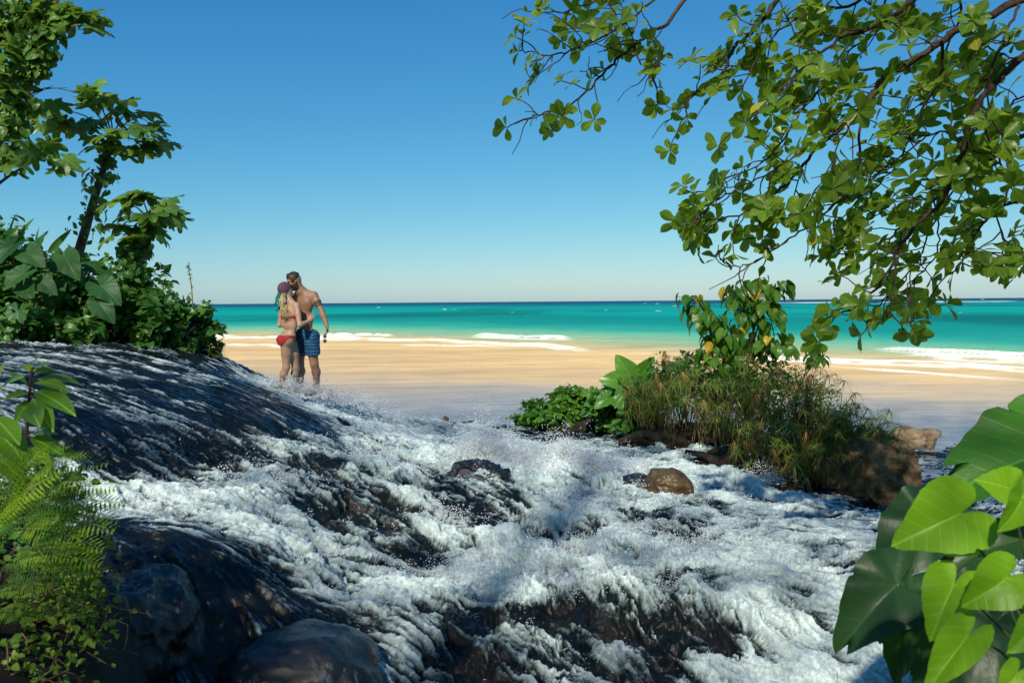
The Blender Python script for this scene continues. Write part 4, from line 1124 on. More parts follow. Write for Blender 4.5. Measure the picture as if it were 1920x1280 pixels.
    mains += [
     ([P(1780, -60, 5.9), P(1800, 10, 6.2), P(1790, 60, 6.4), P(1750, 140, 6.5), P(1700, 190, 6.6), P(1660, 240, 6.6), P(1640, 290, 6.6)], .016, .005, 1.0, .1),
     ([P(1660, -20, 6.3), P(1650, 40, 6.5), P(1600, 90, 6.6), P(1560, 120, 6.7), P(1545, 180, 6.7), P(1560, 230, 6.7)], .014, .005, 1.0, .1),
     ([P(1458, 0, 6.6), P(1490, 60, 6.5), P(1500, 110, 6.5), P(1480, 170, 6.5)], .010, .005, 1.0, .1),
     ([P(1803, 287, 5.6), P(1780, 250, 5.9), P(1730, 260, 6.2), P(1680, 310, 6.4), P(1630, 370, 6.5), P(1600, 420, 6.5)], .012, .005, 1.0, .1),
     ([P(2040, 70, 5.3), P(1960, 170, 5.7), P(1900, 190, 6.0), P(1860, 250, 6.2), P(1830, 340, 6.4), P(1820, 400, 6.4)], .014, .005, 1.0, .2),
     ([P(2040, -40, 5.3), P(1960, 60, 5.6), P(1900, 110, 5.8), P(1850, 90, 6.0), P(1800, 130, 6.1), P(1780, 190, 6.1)], .014, .005, 1.0, .2),
     ([P(1500, 319, 6.2), P(1480, 380, 6.2), P(1440, 420, 6.2), P(1430, 445, 6.2)], .008, .004, 1.0, .1),
     ([P(1596, 222, 6.0), P(1560, 300, 5.9), P(1530, 360, 5.9), P(1500, 400, 5.9)], .010, .004, 1.0, .1),
     ([P(1750, 375, 6.2), P(1690, 370, 6.4), P(1650, 400, 6.5), P(1600, 440, 6.5), P(1580, 470, 6.5)], .010, .004, 1.0, .1),
     ([P(1186, 88, 6.7), P(1200, 120, 6.7), P(1170, 30, 6.7), P(1130, 40, 6.8), P(1080, 60, 6.8)], .009, .004, .9, .1),
    ]
    leaves = []
    def whorl(p, d, n, scale):
        axis = (d.normalized() * .7 + UP * .55 + rvec() * .25).normalized()
        e1 = axis.orthogonal().normalized(); e2 = axis.cross(e1); a0 = rr.uniform(0, 6.28)
        for k in range(n):
            a = a0 + k * 2.4; dv = e1 * math.cos(a) + e2 * math.sin(a)
            el = rr.uniform(.05, .75)
            ax = dv + axis * el
            L = scale * rr.uniform(.62, 1.15)
            leaves.append((p + axis * rr.uniform(-.012, .012), ax, axis - dv * .35 + rvec() * .22, L))
    for pts, r0, r1, leafy, f0 in mains:
        pl = spline(pts, 5); n = len(pl)
        pl = [p + (rvec() * .012 if 0 < i < n - 1 else Vector()) for i, p in enumerate(pl)]
        wood.tube(pl, [lerp(r0 * .7, r1, (i / (n - 1)) ** .7) for i in range(n)], 7)
        acc = 0.0
        for i in range(1, n):
            seg = (pl[i] - pl[i - 1]).length; acc += seg
            if i / n < f0 or acc < .064: continue
            acc = 0
            dr = (pl[i] - pl[i - 1]).normalized()
            # a kinked side twig
            for _ in range(1):
                side = rvec(); side = (side - dr * side.dot(dr)).normalized()
                d0 = (dr * .55 + side * .8 + Vector((-.25, 0, -.05))).normalized()
                L = rr.uniform(.12, .34); k = 4; q = pl[i].copy(); tp = [q.copy()]
                for s in range(k):
                    d0 = (d0 + rvec() * .38 + UP * .06).normalized(); q = q + d0 * L / k; tp.append(q.copy())
                vv = tp[-1] - CAM
                if vv.dot(_r) / vv.dot(_f) * F + 960 < 965: continue
                wood.tube(tp, [.006, .0055, .005, .0045, .004], 5)
                if rr.random() < leafy:
                    whorl(tp[-1], d0, rr.randint(5, 8), .145)
                    if rr.random() < .45:
                        whorl(tp[2], d0, rr.randint(2, 4), .128)
                else:       # bare forked twig
                    d1 = (d0 + rvec() * .7).normalized()
                    wood.tube([tp[-1], tp[-1] + d1 * .08, tp[-1] + (d1 + rvec() * .4) * .15], [.004, .0035, .003], 4)
                    if rr.random() < .5: whorl(tp[-2], d0, rr.randint(1, 3), .12)
        whorl(pl[-1], pl[-1] - pl[-2], rr.randint(4, 7), .15)
    wood.build('branch', M_TWIG, t)
    # the 300 leaves that show largest are pieces of their own, the rest one mass
    def showing(L):
        v = L[0] - CAM; z = v.dot(_f)
        x = v.dot(_r) / z * F + 960; y = 640 - v.dot(_u) / z * F
        return (L[3] / z) if (10 < x < 1915 and 5 < y < 1275) else 0
    leaves.sort(key=showing, reverse=True)
    me = [base_mesh('almond_leaf', b, M_ALMOND) for b in B_OBOV]; mey = base_mesh('yellow_almond_leaf', B_OBOV[0], M_ALMOND_Y)
    for k, (p, ax, nr, s) in enumerate(leaves[:300]):
        piece('leaf', mey if k % 61 == 30 else me[k % 3], frame(p, ax, nr, s), t)
    scatter('foliage', B_OBOV, [(k % 3, frame(p, ax, nr, s)) for k, (p, ax, nr, s) in enumerate(leaves[300:])], M_ALMOND, t)
    print('almond leaves', len(leaves))
almond_tree()
# ------------------------------------------------------------------ thicket on the left bank, behind the crest of the cascade
def left_bank():
    rr = random.Random(91)
    # earth under the thicket
    X, Y = np.meshgrid(np.linspace(-14, -4.3, 60), np.linspace(9.6, 15.5, 44))
    edge = np.interp(X, [-14, -8, -6.2, -5.2, -4.3], [2.2, 2.15, 2.1, 1.75, 1.3])
    back = 1 - sstep(13.0, 15.3, Y); frontz = sstep(9.6, 10.9, Y + (X + 8) * .05)
    Z = edge * back * 1.0 - (1 - frontz) * .35 + .10 * fbm(X / .8, Y / .8, 3, 201) - sstep(-5.0, -4.3, X) * .9
    idx = np.arange(X.size).reshape(X.shape)
    Fq = np.stack([idx[:-1, :-1], idx[:-1, 1:], idx[1:, 1:], idx[1:, :-1]], -1).reshape(-1, 4)
    tag(link('far_riverbank', mesh_np('far_riverbank', np.stack([X, Y, Z], -1).reshape(-1, 3), Fq), None, M_SOIL), 'dark earth bank under the thicket', None, None, 'structure')

    lob = [base_mesh('lobed_leaf', b, M_LOBED) for b in B_LOBED]
    ear = [base_mesh('big_ear_leaf', b, M_EAR) for b in B_EAR]
    sm = B_HEART[:1] + B_OVATE_S[:1]
    def vine_on(t, pl, n, spread, size, seed, mat=M_VINE):
        r = random.Random(seed); it = []
        for _ in range(n):
            k = r.randrange(len(pl)); sp = spread[k] if hasattr(spread, '__len__') else spread
            o = Vector((r.gauss(0, 1), r.gauss(0, 1), r.gauss(0, .6))).normalized() * sp * r.random() ** .5
            it.append((r.randrange(2), frame(pl[k] + o, Vector((r.gauss(0, 1), r.gauss(0, 1), -.9)), o.normalized() + UP * .4 + Vector((0, -.4, 0)), size * r.uniform(.6, 1.3))))
        scatter('vine', sm, it, mat, t)
    def lobed_tree(label, trunk, r0, tops, seed, leaf, vine):
        """tops: (px, py, d, heading) of the leaves"""
        r = random.Random(seed)
        b = P(*trunk[0]); t = thing('lobed_leaf_tree', b, label, 'tree', 'small trees on the left bank')
        tr = MB(); pl = spline([P(*q) for q in trunk], 5); tr.tube(pl, [lerp(r0, r0 * .35, i / (len(pl) - 1)) for i in range(len(pl))], 9, jitter=.05)
        tr.build('trunk', M_LIMB, t)
        st = MB(); top = pl[-1]
        for (px, py, d, s) in tops:
            q = P(px, py, d)
            a = min(pl[int(len(pl) * .7):], key=lambda v: (v - q).length)
            out = q - a
            st.tube(spline([a, a.lerp(q, .5) + UP * .10 * out.length, q], 3), [.014, .012, .010, .009, .008, .007, .006], 5)
            for k in range(3 if s > 0 else 2):
                o2 = Vector((out.x, out.y * .6, 0)).normalized() * r.uniform(.1, 1) + Vector((r.gauss(0, .5), r.gauss(0, .5), 0))
                q2 = q + Vector((r.gauss(0, .10), r.gauss(0, .12), r.gauss(0, .06)))
                st.tube([q, q.lerp(q2, .5) + UP * .02, q2], [.006, .005, .005], 4, cap=False)
                ax = o2 + UP * r.uniform(-.55, .05)
                piece('leaf', lob[r.randrange(3)], frame(q2, ax, UP * .9 + o2 * .35 + rvec() * .35 + Vector((0, -.25, 0)), leaf * r.uniform(.75, 1.2) * abs(s)), t)
        st.build('leaf_stalk', M_STEM, t)
        if vine: vine_on(t, pl[:int(len(pl) * .92)], vine[0], vine[1], .10, seed + 5)
        return t, pl
    lobed_tree('slim leaning tree with a flat crown of lobed leaves on the left bank', [(100, 640, 11.4), (128, 540, 11.4), (150, 465, 11.4), (172, 390, 11.4), (190, 330, 11.4), (206, 280, 11.4), (212, 255, 11.4)], .085,
        [(110, 205, 11.5, 1), (130, 240, 11.2, 1), (95, 240, 11.4, .8), (150, 190, 11.5, 1), (175, 180, 11.6, 1), (165, 225, 11.1, 1), (205, 200, 11.5, 1), (235, 215, 11.5, 1), (260, 220, 11.4, 1), (285, 240, 11.3, 1), (300, 255, 11.4, .8), (270, 260, 11.1, 1),
         (235, 250, 11.0, 1), (200, 255, 11.0, 1), (255, 295, 11.2, .9), (280, 275, 11.2, .8), (240, 280, 11.2, .8), (180, 265, 11.1, .9)], 301, .26, (250, [.36 if i < 14 else (.26 if i < 22 else .14) for i in range(31)]))
    lobed_tree('shorter tree with lobed leaves wrapped in vines above the beach', [(215, 640, 11.0), (228, 570, 11.0), (238, 515, 11.0), (252, 470, 11.0), (268, 435, 11.0), (280, 410, 11.0)], .07,
        [(235, 380, 11.0, 1), (225, 425, 10.9, 1), (240, 440, 10.8, .9), (262, 365, 11.1, 1), (285, 375, 11.1, 1), (310, 385, 11.0, 1), (325, 395, 11.0, .9), (300, 410, 10.9, 1), (285, 435, 10.9, .9), (270, 400, 10.8, 1), (250, 400, 10.8, .9), (320, 412, 11.0, .8)], 311, .25, (1100, [.42, .42, .42, .42, .4, .4, .38, .36, .34, .32, .3, .28, .26, .24, .22, .2, .2, .18, .16, .14, .12, .1, .1, .1, .1, .1]))
    t, pl = lobed_tree('tall vine-draped tree filling the top corner at the left', [(-90, 640, 10.2), (-75, 500, 10.2), (-60, 340, 10.2), (-40, 200, 10.3), (-10, 90, 10.3), (40, 30, 10.3), (110, 5, 10.3)], .14,
        [(20, 60, 10.2, 1), (60, 30, 10.3, 1), (100, 15, 10.3, 1), (140, 20, 10.3, 1), (165, 35, 10.3, .9), (185, 45, 10.3, .7), (75, 60, 10.1, .9), (20, 100, 10.0, 1), (50, 110, 10.1, .8), (10, 160, 10.1, .9), (5, 15, 10.2, 1.1)], 321, .25, None)
    hang = [P(px, py, 10.2) for px, py in ((30, 40), (50, 80), (60, 110), (45, 140), (30, 170), (50, 200), (20, 220), (10, 250), (30, 240), (70, 130), (80, 100), (0, 130), (-20, 180), (-30, 260), (5, 290), (15, 200), (90, 60), (110, 40), (60, 60), (20, 10), (70, 0), (-10, 60))]
    vine_on(t, hang, 1500, .20, .10, 325, M_LOBED)
    # its low branch
    st = MB(); pl2 = spline([P(-75, 420, 10.2), P(-20, 360, 10.0), P(25, 325, 9.9), (P(60, 305, 9.9))], 5)
    st.tube(pl2, [lerp(.03, .01, i / (len(pl2) - 1)) for i in range(len(pl2))], 6); st.build('low_branch', M_LIMB, t)
    for px, py in ((10, 310), (35, 300), (60, 285), (75, 275), (95, 300), (110, 315), (125, 300), (20, 320), (45, 265), (90, 270), (-5, 300)):
        o = Vector((rr.uniform(-.2, 1), rr.uniform(-.5, .5), rr.uniform(-.5, 0)))
        piece('leaf', lob[rr.randrange(3)], frame(P(px, py, 9.9 + rr.uniform(-.2, .2)), o, UP + rvec() * .4 + Vector((0, -.3, 0)), .23), t)
    # twigs
    tw = MB()
    for a, b in (((70, 175), (100, 160)), ((75, 170), (125, 165)), ((85, 165), (150, 175))):
        tw.tube(spline([P(a[0] - 60, a[1] + 30, 10.2), P(*a, 10.2), P(*b, 10.2)], 3), [.010, .009, .008, .007, .006, .005, .004], 4)
    tw.build('twig', M_TWIG, t)

    # elephant ears: (px, py, d, axis, normal, size)
    def ear_plant(label, root, lv, seed):
        r = random.Random(seed); rt = P(*root); t = thing('elephant_ear', rt, label, 'plant', 'elephant ears on the left bank'); st = MB()
        for px, py, d, ax, nr, s in lv:
            s = s * .86; q = P(px, py, d); a = Vector(ax).normalized(); q = q - a * s * .3
            st.tube(spline([rt + Vector((r.gauss(0, .08), r.gauss(0, .08), 0)), rt.lerp(q, .6) + UP * .12, q], 4), [.022, .021, .02, .019, .017, .016, .014, .013, .012], 6)
            piece('leaf', ear[r.randrange(4)], frame(q, a, nr, s), t)
        st.build('leaf_stalk', M_STEM, t)
    ear_plant('elephant ear with the largest round leaves, in front of the leaning tree', (135, 640, 10.6), [(130, 495, 10.3, (.5, -.4, -.55), (.1, -1, .45), .40), (200, 545, 10.2, (.75, -.35, -.5), (.25, -.9, .55), .42), (185, 505, 10.7, (.7, .2, -.1), (-.1, -.6, .8), .34),
        (100, 555, 10.2, (-.1, -.5, -.85), (0, -1, .3), .34), (195, 580, 10.1, (.7, -.3, -.7), (.3, -.9, .4), .34), (110, 500, 10.6, (-.7, -.1, .2), (-.2, -.8, .6), .30)], 401)
    ear_plant('elephant ear with bluish leaves at the left edge of the thicket', (40, 640, 10.2), [(60, 480, 10.0, (.8, -.4, -.45), (.1, -.9, .6), .36), (10, 470, 10.0, (-.3, -.5, -.5), (-.1, -.9, .6), .38), (75, 455, 10.4, (.2, .1, 1), (-.6, -.8, .2), .30), (30, 520, 9.8, (-.6, -.5, -.5), (-.2, -.9, .5), .34),
        (50, 545, 9.8, (.5, -.5, -.4), (0, -1, .6), .30), (32, 595, 9.7, (.1, -.5, -.9), (.1, -1, .3), .30), (85, 535, 9.9, (.9, -.3, -.5), (.2, -.9, .6), .30)], 402)
    # banana-like blades behind
    t = thing('strap_leaf_plant', P(20, 640, 10.9), 'plant with long narrow pointed leaves standing above the elephant ears', 'plant')
    bl = base_mesh('strap_leaf', blade(lambda q: .085 * math.sin(math.pi * q ** .8) ** .8 + .004 if 0 < q < 1 else .004, 8, .5, .12), M_SHRUB)
    for a, b in (((15, 470), (22, 395)), ((30, 460), (58, 405)), ((5, 480), (-10, 400)), ((60, 480), (75, 440)), ((90, 475), (132, 430)), ((70, 470), (68, 425))):
        p, q = P(*a, 10.9), P(*b, 10.8); root = P(30, 640, 10.9)
        piece('leaf', bl, frame(p, q - p, Vector((rr.gauss(0, .5), -1, .3)), (q - p).length), t)
    st = MB()
    for a in ((15, 470), (30, 460), (5, 480), (60, 480), (90, 475), (70, 470)):
        st.tube(spline([P(40, 640, 10.9), P(a[0] * .6 + 15, 560, 10.9), P(*a, 10.9)], 3), [.02, .018, .016, .014, .012, .010, .008], 5)
    st.build('leaf_stalk', M_STEM, t)
    # shrubs that fill the thicket
    L = B_OVATE_S + B_HEART[:1]
    shrub('leafy_shrub', 'dark green shrub along the crest at the left frame edge', 'bush', P(30, 645, 10.0), [(P(20, 600, 10.1), (.7, .4, .38)), (P(-70, 590, 10.1), (.7, .5, .45)), (P(-60, 510, 10.8), (.6, .5, .5))], 2600, .125, M_SHRUB, L, 411)
    shrub('leafy_shrub', 'dark green shrub under the largest elephant ear leaves', 'bush', P(130, 645, 10.4), [(P(130, 605, 10.5), (.6, .4, .32)), (P(90, 570, 10.9), (.6, .4, .5)), (P(60, 520, 11.2), (.8, .5, .45)), (P(170, 560, 11.0), (.5, .4, .4))], 3400, .12, M_SHRUB, L, 412)
    shrub('leafy_shrub', 'dense shrub below the vine-wrapped shorter tree', 'bush', P(230, 645, 10.6), [(P(215, 612, 10.6), (.5, .4, .28)), (P(245, 560, 11.0), (.34, .4, .5)), (P(265, 600, 10.8), (.42, .4, .34))], 2600, .115, M_SHRUB, L, 413)
    shrub('leafy_shrub', 'rounded shrub at the end of the thicket next to the beach', 'bush', P(340, 655, 11.1), [(P(330, 615, 11.1), (.42, .4, .36)), (P(370, 625, 11.3), (.24, .3, .30)), (P(300, 630, 11.0), (.35, .3, .2)), (P(345, 590, 11.2), (.22, .25, .22))], 2300, .115, M_SHRUB, L, 414)
    # wispy grass at its right foot
    it = []
    for k in range(120):
        q = P(rr.uniform(375, 405), rr.uniform(645, 668), 11.4) + Vector((0, rr.uniform(-.2, .2), 0))
        it.append((rr.randrange(3), frame(q, Vector((rr.uniform(.1, 1), rr.gauss(0, .4), rr.uniform(-.2, .9))), UP, rr.uniform(.12, .3), .5)))
    tag(scatter('grass_tuft', B_STRAP, it, M_SEDGE), 'yellow-green grass wisps at the foot of the thicket by the beach', 'grass')
    # dry seed stalks
    for pts, lab in ((((362, 615, 11.2), (361, 560, 11.2), (357, 520, 11.2), (352, 497, 11.2)), 'tall thin dry seed stalk standing above the rounded shrub'),
                     (((345, 610, 11.1), (325, 575, 11.1), (312, 565, 11.1), (298, 552, 11.1)), 'short dry stalk leaning left from the rounded shrub')):
        mb = MB(); pl = spline([P(*q) for q in pts], 5)
        t = thing('seed_stalk', pl[0], lab, 'plant', 'dry stalks at the end of the thicket')
        mb.tube(pl, [lerp(.010, .003, i / (len(pl) - 1)) for i in range(len(pl))], 5); mb.build('stem', M_DRY, t)
        it = []
        for i in range(len(pl) // 3, len(pl)):
            for _ in range(5): it.append((0, frame(pl[i] + rvec() * .012, rvec() + UP * .5, rvec(), rr.uniform(.03, .06))))
        scatter('seed_heads', [blade(lance, 2)], it, M_SEDGE_DRY, t)
left_bank()
# ------------------------------------------------------------------ near left bank: earth, sapling, ferns, creeping plants
def patch(name, X, Y, Z, mat, label):
    idx = np.arange(X.size).reshape(X.shape)
    Fq = np.stack([idx[:-1, :-1], idx[:-1, 1:], idx[1:, 1:], idx[1:, :-1]], -1).reshape(-1, 4)
    return tag(link(name, mesh_np(name, np.stack([X, Y, Z], -1).reshape(-1, 3), Fq), None, mat), label, None, None, 'structure')
def fern_frond(seed, npair=24):
    """arching frond of length 1 along +x with paired leaflets"""
    r = random.Random(seed); V, Fc, UV = [], [], []
    def tri(a, b, c, d):
        o = len(V); V.extend([a, b, c, d]); UV.extend([(0, 0), (.5, .1), (1, 0), (.5, -.1)]); Fc.append((o, o + 1, o + 2)); Fc.append((o, o + 2, o + 3))
    for k in range(npair):
        t = (k + .5) / npair; x = t; z = .22 * t - .42 * t * t
        Lf = .21 * math.sin(math.pi * (t * .86 + .12)) ** .8 * r.uniform(.9, 1.1) + .012
        w = .42 / npair
        for s in (-1, 1):
            a = Vector((x, 0, z)); tip = Vector((x + Lf * .32, s * Lf, z - Lf * .22 + r.gauss(0, .008)))
            m = a.lerp(tip, .45)
            tri(tuple(a), tuple(m + Vector((w, 0, .006))), tuple(tip), tuple(m - Vector((w, 0, -.004))))
    pts = [(t, 0, .22 * t - .42 * t * t) for t in np.linspace(-.18, 1, 9)]
    for i in range(8):
        a, b = Vector(pts[i]), Vector(pts[i + 1]); w = .006 * (1 - i / 9) + .002
        tri(tuple(a + Vector((0, w, .003))), tuple(b + Vector((0, w, .003))), tuple(b - Vector((0, w, -.003))), tuple(a - Vector((0, w, -.003))))
    return np.array(V), np.array(Fc), np.array(UV)
def near_left():
    rr = random.Random(131)
    X, Y = np.meshgrid(np.linspace(-4.2, -1.05, 90), np.linspace(1.2, 5.4, 100))
    # the bank stands higher to the left and falls off to the boulder on its right
    line = np.interp(Y, [1.2, 2.4, 3.0, 3.6, 4.2, 5.0, 5.4], [-1.05, -1.25, -1.42, -1.72, -2.25, -3.0, -3.5])
    s = X - line
    Z = np.interp(s, [-1.6, -.7, -.25, -.05, .12, .3], [1.95, 1.68, 1.42, 1.1, .55, .0]) + .06 * fbm(X / .3, Y / .3, 3, 211) + np.interp(Y, [1.2, 3, 5], [-.15, 0, .02])
    patch('near_riverbank', X, Y, Z, M_SOIL, 'earth bank in the near left corner')
    def bank_z(x, y):
        j = int(np.clip((x + 4.2) / 3.15 * 89, 0, 89)); i = int(np.clip((y - 1.2) / 4.2 * 99, 0, 99)); return float(Z[i, j])
    # sapling
    b = P(45, 900, 3.3)
    t = thing('sapling', b, 'young sapling with whorled pointed leaves standing by the river bank', 'plant')
    me = [base_mesh('sapling_leaf', q, M_SAP) for q in B_LANCE]
    st = MB(); pl = spline([P(42, 1000, 3.3), P(46, 880, 3.3), P(52, 780, 3.3), P(60, 690, 3.3)], 5)
    st.tube(pl, [lerp(.011, .005, i / (len(pl) - 1)) for i in range(len(pl))], 7)
    for px, py, tx, ty, dz, s in ((60, 695, 62, 665, -.02, .10), (58, 720, 120, 705, -.05, .14), (58, 705, 100, 680, .05, .10), (57, 730, 135, 755, -.12, .15), (58, 715, 150, 690, .05, .18), (57, 740, 95, 800, -.15, .15), (56, 725, 20, 690, -.05, .12), (57, 735, 10, 745, -.1, .12),
                                  (55, 745, 30, 790, -.1, .12), (55, 760, 70, 790, -.2, .12), (50, 820, 100, 800, -.05, .12), (50, 815, 120, 850, -.05, .12), (49, 830, 95, 870, -.1, .11), (50, 822, 5, 800, -.05, .11), (60, 700, 85, 672, -.06, .10), (56, 735, 130, 770, .1, .14),
                                  (48, 850, 150, 840, .0, .10), (49, 845, 100, 850, .05, .10), (59, 700, 40, 670, .04, .11)):
        p = P(px, py, 3.3); q = P(tx, ty, 3.3 + dz)
        a = q - p; c = p + a * .12
        st.tube([p, c], [.0035, .003], 5)
        piece('leaf', me[rr.randrange(3)], frame(c, a, Vector((rr.gauss(0, .25), -.45, 1)), max(a.length * .95, s * .8), max(a.length * .95, s * .8) * 1.05), t)
    st.build('stem', M_TWIG, t)
    # a second, blurred plant at the very edge
    t = thing('broadleaf_seedling', P(-10, 980, 2.7), 'broad-leaved seedling cut off by the left frame edge', 'plant')
    st = MB(); st.tube(spline([P(-25, 1000, 2.7), P(-20, 850, 2.7), P(-5, 720, 2.7)], 4), [.009, .008, .008, .007, .007, .006, .006, .005, .004], 6)
    for px, py, tx, ty in ((-8, 740, 30, 690), (-10, 760, -60, 700), (-12, 780, 40, 830), (-15, 800, 60, 850), (-5, 725, 5, 670), (-18, 850, 45, 880)):
        p = P(px, py, 2.7); q = P(tx, ty, 2.65); piece('leaf', me[rr.randrange(3)], frame(p, q - p, Vector((rr.gauss(0, .3), -.5, 1)), (q - p).length, (q - p).length * 1.5), t)
    st.build('stem', M_TWIG, t)
    # ferns
    FR = [fern_frond(s) for s in range(3)]
    fl = [base_mesh('fern_frond', q, M_FERN) for q in FR]; fd = [base_mesh('dark_fern_frond', q, M_FERN_DK) for q in FR]
    def fern(label, root, fr, dark=0):
        t = thing('fern', P(*root), label, 'fern', 'ferns on the near bank')
        for px, py, tx, ty, d0, d1 in fr:
            p, q = P(px, py, d0), P(tx, ty, d1); a = q - p
            piece('frond', (fd if rr.random() < dark else fl)[rr.randrange(3)], frame(p, a + UP * a.length * .20, UP * .9 + Vector((rr.gauss(0, .15), -.6, 0)), a.length * 1.05), t)
    fern('yellow-green fern with upright fronds at the left frame edge', (10, 1000, 2.9), [(0, 1010, 20, 865, 2.6, 2.55), (20, 960, 60, 845, 2.65, 2.6), (-10, 980, 45, 940, 2.55, 2.5), (-40, 980, -5, 850, 2.6, 2.5), (-20, 1000, 90, 900, 2.6, 2.55), (0, 990, 110, 960, 2.55, 2.45)], .3)
    fern('arching fern whose fronds reach over the dark boulder', (60, 1000, 3.3), [(70, 930, 205, 925, 3.0, 2.95), (60, 960, 215, 955, 2.95, 2.9), (50, 900, 180, 880, 3.1, 3.0), (50, 975, 190, 1005, 2.9, 2.8), (60, 900, 140, 860, 3.0, 2.9), (40, 990, 170, 1040, 2.85, 2.75), (60, 940, 200, 985, 2.95, 2.85), (50, 870, 120, 840, 3.0, 2.9), (30, 930, 150, 915, 2.9, 2.8)], .6)
    fern('small fern with one pale frond low on the bank', (10, 1130, 2.7), [(0, 1110, 80, 1110, 2.4, 2.35), (-10, 1150, 60, 1165, 2.4, 2.3), (20, 1080, 130, 1090, 2.6, 2.5), (10, 1060, 120, 1045, 2.65, 2.55), (30, 1040, 165, 1070, 2.7, 2.6)], .3)
    # creeping plants clothing the bank
    def cover(label, spots, n, size, mat, seed):
        r = random.Random(seed); it = []; st = MB()
        t = thing('creeping_plant', P(*spots[0][:3]), label, 'plant', 'creeping plants on the near bank')
        for k in range(n):
            px, py, d, sx, sy = spots[r.randrange(len(spots))]
            q = P(r.gauss(px, sx), r.gauss(py, sy), d + r.uniform(-.12, .12))
            it.append((r.randrange(2), frame(q, Vector((r.gauss(.2, 1), r.gauss(-.2, .8), r.gauss(-.1, .5))), Vector((r.gauss(0, .45), -.5 + r.gauss(0, .4), 1)), size * r.uniform(.5, 1.4))))
            if k % 9 == 0:
                st.tube(spline([q, q + Vector((r.gauss(0, .05), r.gauss(0, .04), -.04)), q + Vector((r.gauss(0, .09), r.gauss(0, .06), -.12))], 2), [.003, .003, .002, .002, .0015], 4, cap=False)
        st.build('stem', M_DRY, t); scatter('foliage', B_OVATE, it, mat, t)
    cover('creeping plant with dark small leaves between the ferns', [(30, 1020, 3.1, 60, 40), (100, 1060, 3.2, 40, 35), (0, 900, 3.1, 50, 40), (60, 960, 3.3, 55, 45), (90, 900, 3.6, 40, 25)], 900, .042, M_SHRUB, 501)
    cover('pale creeping plant covering the bank down to the bottom edge', [(40, 1200, 2.75, 60, 50), (20, 1270, 2.6, 60, 40), (100, 1110, 3.0, 40, 40), (130, 1230, 2.95, 30, 50), (60, 1150, 2.85, 60, 40)], 1500, .036, M_GC, 502)
    cover('trailing plant with small light leaves hanging beside the boulder', [(160, 1150, 3.1, 18, 60), (150, 1060, 3.2, 25, 40), (165, 1260, 3.0, 14, 40)], 330, .04, M_GC, 503)
    # dry roots hanging from the bank
    mb = MB()
    for k in range(90):
        px = rr.uniform(40, 185); py = rr.uniform(1060, 1240); d = 3.02 + rr.uniform(-.05, .12)
        q = P(px, py, d); pts = [q]
        v = Vector((rr.gauss(0, .5), rr.gauss(0, .2), -1))
        for s in range(4):
            v = v + rvec() * .6; q = q + v.normalized() * rr.uniform(.03, .06); pts.append(q)
        mb.tube(pts, [.0025, .002, .002, .0018, .0012], 4, cap=False)
    tag(mb.build('hanging_roots', M_DRY), 'tangle of thin dry roots hanging from the near bank', 'roots', None, 'stuff')
near_left()

